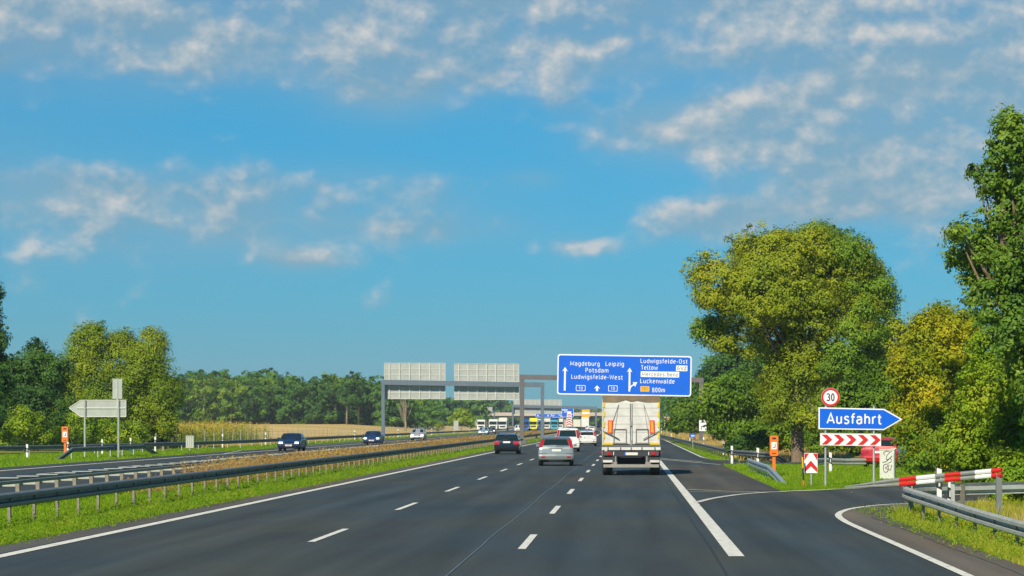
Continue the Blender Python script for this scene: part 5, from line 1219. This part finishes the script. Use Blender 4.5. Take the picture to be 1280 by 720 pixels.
simple_tree(548, 560, [(547, 534, 5, 4), (551, 533, 4, 4)], 1500, .16, M_YEL, 'small yellow bush in the dry strip right of the gantry', 'field_bush', None, .5, .05, .4, 'bush', ('stem', 'foliage'))

# ------------------------------------------------------------------ woods
def crown_mass(trees, per_tree, size, m_, name, label):
    """one object: a wood too far off to count"""
    P = []; Q = []; S = []
    for (x, y, z, h, r) in trees:
        bl = [(x + random.uniform(-.4, .4) * r, y + random.uniform(-.3, .3) * r, z + h * f, r * rr * random.uniform(.8, 1.2), r * rr, h * .20 * random.uniform(.8, 1.25)) for f, rr in ((.12, .8), (.30, .95), (.52, 1.05), (.70, .95), (.84, .72), (.40, .9))]
        p, q = crown_points(bl, per_tree, r * .34, 22, .55); P.append(p); Q.append(q)
    P = np.concatenate(P); Q = np.concatenate(Q)
    o = link(name, leaves_mesh(name, P, Q, size * RNG.uniform(.6, 1.3, len(P)), m_)); return stuff(o, label, 'forest')
def ptop(px, pts): return float(np.interp(px, [p[0] for p in pts], [p[1] for p in pts]))
TOPL = [(-60, 440), (0, 455), (215, 472), (240, 466), (300, 468), (330, 464), (385, 474), (420, 468), (450, 470), (480, 480), (510, 492), (535, 500)]
# front row of the wood: single trees
GF = 'front row trees of the far wood across the field'
px = 214; i = 0; protos = {}
names = []
FT = ['leafy round headed', 'tall narrow', 'broad dark', 'pale green']
spots = []
while px < 536:
    spots.append(px); px += random.uniform(11, 15)
for i, px in enumerate(spots):
    dd = 690 + random.uniform(-8, 12); X = (px - VX) * dd / F; zg = gz(X, dd)
    topz = H - (ptop(px, TOPL) + random.uniform(-1, 4) - VY) * dd / F; h = topz - zg; r = random.uniform(2.9, 4.0)
    bare = 415 < px < 450
    t = thing('forest_tree', 'x', 'tree', (X, dd, zg), 0, GF)
    tb = MB().tube([(0, 0, -.3), (.1, 0, h * .35), (.2, 0, h * .62), (0, 0, h * .9)], [.28, .22, .15, .04], 7)
    for k_ in range(4): a = random.uniform(0, 6.28); tb.tube([(.1, 0, h * (.35 + .1 * k_)), (r * .6 * cos(a), r * .6 * sin(a), h * (.5 + .1 * k_))], [.12, .03], 5)
    tb.build('trunk', BARKL if bare or random.random() < .3 else BARK, t, smooth=True)
    fr = ((.55, .7), (.7, .8), (.84, .62), (.95, .35)) if bare else ((.10, .7), (.24, .95), (.40, 1.05), (.55, 1.1), (.70, 1.05), (.83, .85), (.92, .5))
    bl = [(random.uniform(-.35, .35) * r, random.uniform(-.3, .3) * r, h * f * .96, r * rr, r * rr, h * .13) for f, rr in fr]
    P, Q = crown_points(bl, 3600, r * .26, 24, .5)
    link('crown', leaves_mesh('crown', P, Q, .30 * RNG.uniform(.6, 1.3, len(P)), random.choice([M_FOR, M_FOR, M_DRK, M_BSH])), t)
    # place words for the label
    where = ('above the maize' if px < 300 else 'above the first oncoming car' if 340 < px < 392 else 'left of the first oncoming car' if px <= 340 else 'above the second oncoming car' if 440 < px < 478 else 'between the first two oncoming cars' if px <= 440 else 'under the big left sign back')
    rank = sum(1 for p in spots[:i + 1] if ('above the maize' if p < 300 else 'above the first oncoming car' if 340 < p < 392 else 'left of the first oncoming car' if p <= 340 else 'above the second oncoming car' if 440 < p < 478 else 'between the first two oncoming cars' if p <= 440 else 'under the big left sign back') == where)
    ords = ['leftmost', 'second', 'third', 'fourth', 'fifth', 'sixth', 'seventh', 'eighth', 'ninth'][min(rank - 1, 8)]
    t['label'] = '%s from left, %s tree of far wood %s' % (ords, 'bare trunked' if bare else 'green', where)
tr_ = []
for px in np.arange(-60, 530, 9):
    for row in range(3):
        dd = 708 + row * 14 + random.uniform(-5, 5); p2 = px + random.uniform(-4, 4); X = (p2 - VX) * dd / F; zg = gz(X, dd)
        h = H - (ptop(p2, TOPL) + random.uniform(-3, 5) - VY) * dd / F - zg; tr_.append((X, dd, zg, h, random.uniform(3, 4.4)))
crown_mass(tr_, 900, .42, M_FOR, 'forest', 'dense green wood behind the stubble field')
# bare grey tree
d = 600; X = (507 - VX) * d / F
t = thing('bare_tree', 'leafless pale tree standing under the big left sign back', 'tree', (X, d, gz(X, d)))
tb = MB(); tb.tube([(0, 0, -.3), (0, 0, 2.5), (.1, 0, 6)], [.28, .2, .1], 7)
for k_ in range(26):
    a = random.uniform(-1, 1); z0 = random.uniform(1.2, 4.5); l = random.uniform(3, 5.5)
    tb.tube([(0, 0, z0), (a * l * .28, random.uniform(-1, 1), z0 + l * .6), (a * l * .45, random.uniform(-1.6, 1.6), min(8.0, z0 + l))], [.09, .055, .015], 5)
tb.build('trunk', BARKL, t)
tr_ = []
TOPM = [(520, 498), (560, 500), (600, 499), (640, 502), (660, 510), (700, 513), (760, 513)]
for px in np.arange(516, 765, 6.5):
    for row in range(3):
        dd = (980 if px < 596 else 1300) + row * 30 + random.uniform(-8, 8); p2 = px + random.uniform(-3, 3); X = (p2 - VX) * dd / F
        h = H - (ptop(p2, TOPM) + random.uniform(-1.2, 2.4) - VY) * dd / F; tr_.append((X, dd, 0, h, random.uniform(4.0, 5.6)))
crown_mass(tr_, 800, .7, M_FOR, 'forest', 'low distant wood behind the bridge')
tr_ = []
TOPR = [(738, 512), (744, 498), (750, 494), (800, 490), (850, 492), (880, 470), (900, 446), (960, 436), (1100, 420), (1300, 400)]
for px in np.arange(740, 1000, 8):
    for row in range(3):
        dd = float(np.interp(px, [740, 760, 800, 850, 900, 1000], [820, 800, 700, 520, 410, 330])) + row * 14 + random.uniform(-5, 5); p2 = px + random.uniform(-3, 3); X = (p2 - VX) * dd / F
        if X - 3.2 < 8 + bend(dd): X = 11.5 + bend(dd) + random.uniform(0, 4)
        h = H - (ptop(p2, TOPR) + random.uniform(-2, 5) - VY) * dd / F; tr_.append((X, dd, 0, h, random.uniform(2.4, 3.4) * dd / 600 + 1.4))
crown_mass(tr_, 1100, .34, M_FOR, 'forest', 'dark green wood along the right side of the motorway')
tr_ = [((px - VX) * dd / F, dd, 0, hh, random.uniform(2.2, 3.2)) for px, dd, hh in [(random.uniform(1000, 1330), random.uniform(200, 260), random.uniform(5.5, 8)) for _ in range(46)]]
crown_mass(tr_, 1300, .18, M_BSH, 'thicket', 'green thicket closing the view behind the right hand trees')
tr_ = [((px - VX) * dd / F, dd, 0, hh, random.uniform(2.0, 3.0)) for px, dd, hh in [(random.uniform(-60, 205), random.uniform(238, 270), random.uniform(5, 8)) for _ in range(34)]]
crown_mass(tr_, 1300, .2, M_DRK, 'thicket', 'dark thicket behind the left hand trees')
tr_ = [((px - VX) * dd / F, dd, 0, hh, random.uniform(1.2, 1.8)) for px, dd, hh in [(px_, float(np.interp(px_, [836, 940], [560, 260])) + random.uniform(-8, 8), random.uniform(2.2, 4.6)) for px_ in np.arange(838, 945, 3.2)]]
crown_mass(tr_, 700, .16, M_BSH, 'hedge', 'line of green scrub closing the dry meadow')
tr_ = [((px - VX) * dd / F, dd, -.3, hh, random.uniform(1.0, 1.5)) for px, dd, hh in [(random.uniform(1145, 1300), random.uniform(112, 124), random.uniform(1.8, 3)) for _ in range(18)]]
crown_mass(tr_, 1000, .075, M_BSH, 'undergrowth', 'green undergrowth under the yellow tree')

# ------------------------------------------------------------------ maize
n = 1500; xs = RNG.uniform(0, 1, n); VV = []
rows = []
for i in range(2600):
    y = random.uniform(268, 325); x = random.uniform(-62, -42.3 - (y - 268) * .03)
    rows.append((x, y))
V = []; 
for (x, y) in rows:
    hh = random.uniform(1.9, 2.7); z0 = gz(x, y)
    V.append([(x - .02, y, z0), (x + .02, y, z0), (x, y, z0 + hh)])
    for k_ in range(8):
        a = random.uniform(0, 6.28); zz = z0 + hh * random.uniform(.15, .95); l = random.uniform(.35, .7)
        V.append([(x - .05 * sin(a), y + .05 * cos(a), zz), (x + .05 * sin(a), y - .05 * cos(a), zz), (x + l * cos(a), y + l * sin(a), zz + random.uniform(-.25, .3))])
V = np.array(V).reshape(-1, 3)
mm = bpy.data.materials.new('maize_leaves'); mm.use_nodes = True; t_ = mm.node_tree; pb = t_.nodes['Principled BSDF']
gg = t_.nodes.new('ShaderNodeNewGeometry'); sp3 = t_.nodes.new('ShaderNodeSeparateXYZ'); t_.links.new(gg.outputs['Position'], sp3.inputs[0])
ad = t_.nodes.new('ShaderNodeMath'); ad.operation = 'MULTIPLY_ADD'; ad.inputs[1].default_value = .45; t_.links.new(gg.outputs['Random Per Island'], ad.inputs[0])
sc_ = t_.nodes.new('ShaderNodeMath'); sc_.operation = 'MULTIPLY'; sc_.inputs[1].default_value = .31; t_.links.new(sp3.outputs[2], sc_.inputs[0]); t_.links.new(sc_.outputs[0], ad.inputs[2])
rp_ = t_.nodes.new('ShaderNodeValToRGB'); rp_.color_ramp.elements[0].color = (.05, .12, .01, 1); rp_.color_ramp.elements[0].position = .25; rp_.color_ramp.elements[1].color = (.55, .40, .03, 1); rp_.color_ramp.elements[1].position = 1.25 - .25
e_ = rp_.color_ramp.elements.new(.6); e_.color = (.22, .26, .015, 1)
t_.links.new(ad.outputs[0], rp_.inputs[0]); t_.links.new(rp_.outputs[0], pb.inputs['Base Color']); pb.inputs['Roughness'].default_value = .7
stuff(link('maize', npmesh('maize', V, np.arange(len(V)).reshape(-1, 3), mm)), 'strip of ripening yellow green maize beside the stubble field', 'crop')

# ------------------------------------------------------------------ grass and weeds
grass('grass', 'bright green grass on the median beside our left edge line', [
 (-14.6, -11.2, 44, 75, 330, .17, .022, 0), (-18.4, -14.6, 55, 130, 110, .17, .03, 0), (-14.6, -11.2, 75, 110, 190, .19, .03, 0), (-14.4, -11.2, 110, 170, 90, .2, .045, 0), (-14.4, -11.2, 170, 300, 40, .22, .08, 0), (-14.2, -11.2, 300, 600, 12, .24, .14, 0)], G_NEAR)
grass('grass', 'green grass on the verge beyond the oncoming lanes', [
 ([(110, -48), (150, -48), (235, -37)], -31.3, 120, 235, 42, .16, .05, 0), (-37, -33.2, 235, 420, 24, .2, .08, 0), (-37, -33.4, 420, 700, 8, .24, .14, 0)], G_NEAR)
grass('grass', 'green grass on the island around the call box and exit signs', [
 ([(88, 5.0), (141, 5.0)], [(86, 5.6), (88, 7.2), (92, 9.4), (96, 14), (100, 26), (141, 26)], 87, 141, 85, .13, .032, 0), (4.98, 6.6, 158, 250, 90, .16, .05, 0), (4.98, 6.6, 250, 500, 25, .2, .1, 0)], G_NEAR)
grass('verge_grass', 'ragged yellow green grass around the near curled guard rail', [
 (6.02, 11, 40, 62, 260, .19, .02, lambda x, y: -.02 - .20 * np.clip((x - 6.15) / 1.35, 0, 1) * np.clip((67 - y) / 7, 0, 1)), ([(62, 6.15), (66, 6.7), (69, 7.5), (72, 9.8), (73.3, 11.5)], 16, 62, 73.3, 170, .24, .024, -.02)], G_MIX)
grass('dry_grass', 'tall dry straw coloured grass of the right meadow', [
 ([(150, 6.6), (300, 6.6)], [(150, 13), (300, 20)], 158, 300, 38, .55, .05, 0), (6.8, 24, 300, 620, 9, .7, .11, 0)], G_DRY)
grass('dry_grass', 'dry straw grass strip in front of the far wood on the left', [(-46, -37.2, 330, 640, 9, .6, .12, .02), (-43, -37.5, 232, 330, 14, .4, .07, 0)], G_DRY)
grass('verge_grass', 'straw tufts mixed into the verge at the right edge', [(8.6, 12, 50, 68, 60, .42, .02, -.1)], G_DRY)
# brown weeds between the median rails
wm = leafmat('brown_weeds', [(.16, .10, .03), (.32, .19, .06), (.46, .29, .09), (.42, .36, .04)], .35, .3, (0, .35, .7, 1))
P = []; 
def weeds(n, x0, x1, y0, y1, h):
    y = RNG.uniform(y0, y1, n); x = RNG.uniform(x0, x1, n) + np.vectorize(bend)(y)
    hh = h * (.8 + .22 * np.sin(y * .9) * np.sin(y * .31 + 1) + .12 * np.sin(y * 2.7)); z = hh * RNG.random(n) ** .6
    P.append(np.stack([x, y, z], 1)); return
weeds(32000, -15.4, -13.7, 89, 150, .98); weeds(28000, -15.4, -13.7, 150, 260, 1.0); weeds(22000, -15.4, -13.7, 260, 480, 1.0); weeds(9000, -15.4, -13.7, 480, 800, 1.0); weeds(1700, -15.3, -14.1, 79.5, 84.5, .62)
P = np.concatenate(P); sz = np.interp(P[:, 1], [80, 300, 800], [.038, .09, .2])
stuff(link('median_weeds', leaves_mesh('median_weeds', P, np.tile([0, -.3, .6], (len(P), 1)), sz * RNG.uniform(.6, 1.3, len(P)), wm, .4)), 'brown dried weeds growing between the two median guard rails', 'weeds')

wm2 = leafmat('verge_weeds', [(.05, .12, .008), (.13, .26, .012), (.30, .36, .02), (.40, .26, .06)], .9, .35, (0, .4, .75, 1))
C = []; 
def tufts(k, xa, xb, y0, y1, zf, hh):
    for _ in range(k):
        y = random.uniform(y0, y1); x = random.uniform(xa, xb); r = random.uniform(.08, .26); n = 46
        q = RNG.normal(0, 1, (n, 3)) * np.array([r, r, r * .5]) + np.array([x, y, zf(x, y) + hh * random.uniform(.5, 1.1)]); C.append(q)
z_0 = lambda x, y: .02
tufts(230, -13.6, -11.25, 46, 85, z_0, .12); tufts(220, -13.6, -11.3, 85, 170, z_0, .14); tufts(150, -11.5, -10.98, 46, 110, z_0, .05); tufts(60, 5.75, 6.35, 42, 66, z_0, .05)
tufts(150, 6.3, 9.0, 44, 68, lambda x, y: -.02 - .2 * min(1, max(0, (x - 6.15) / 1.35)), .14); tufts(160, 5.4, 14, 92, 140, z_0, .10)
C = np.concatenate(C); C[:, 2] = np.abs(C[:, 2] + .1) - .1
stuff(link('verge_weeds', leaves_mesh('verge_weeds', C, np.tile([0, -.3, .7], (len(C), 1)), .030 * RNG.uniform(.6, 1.3, len(C)), wm2, .4)), 'low leafy weeds scattered through the green verges', 'weeds')
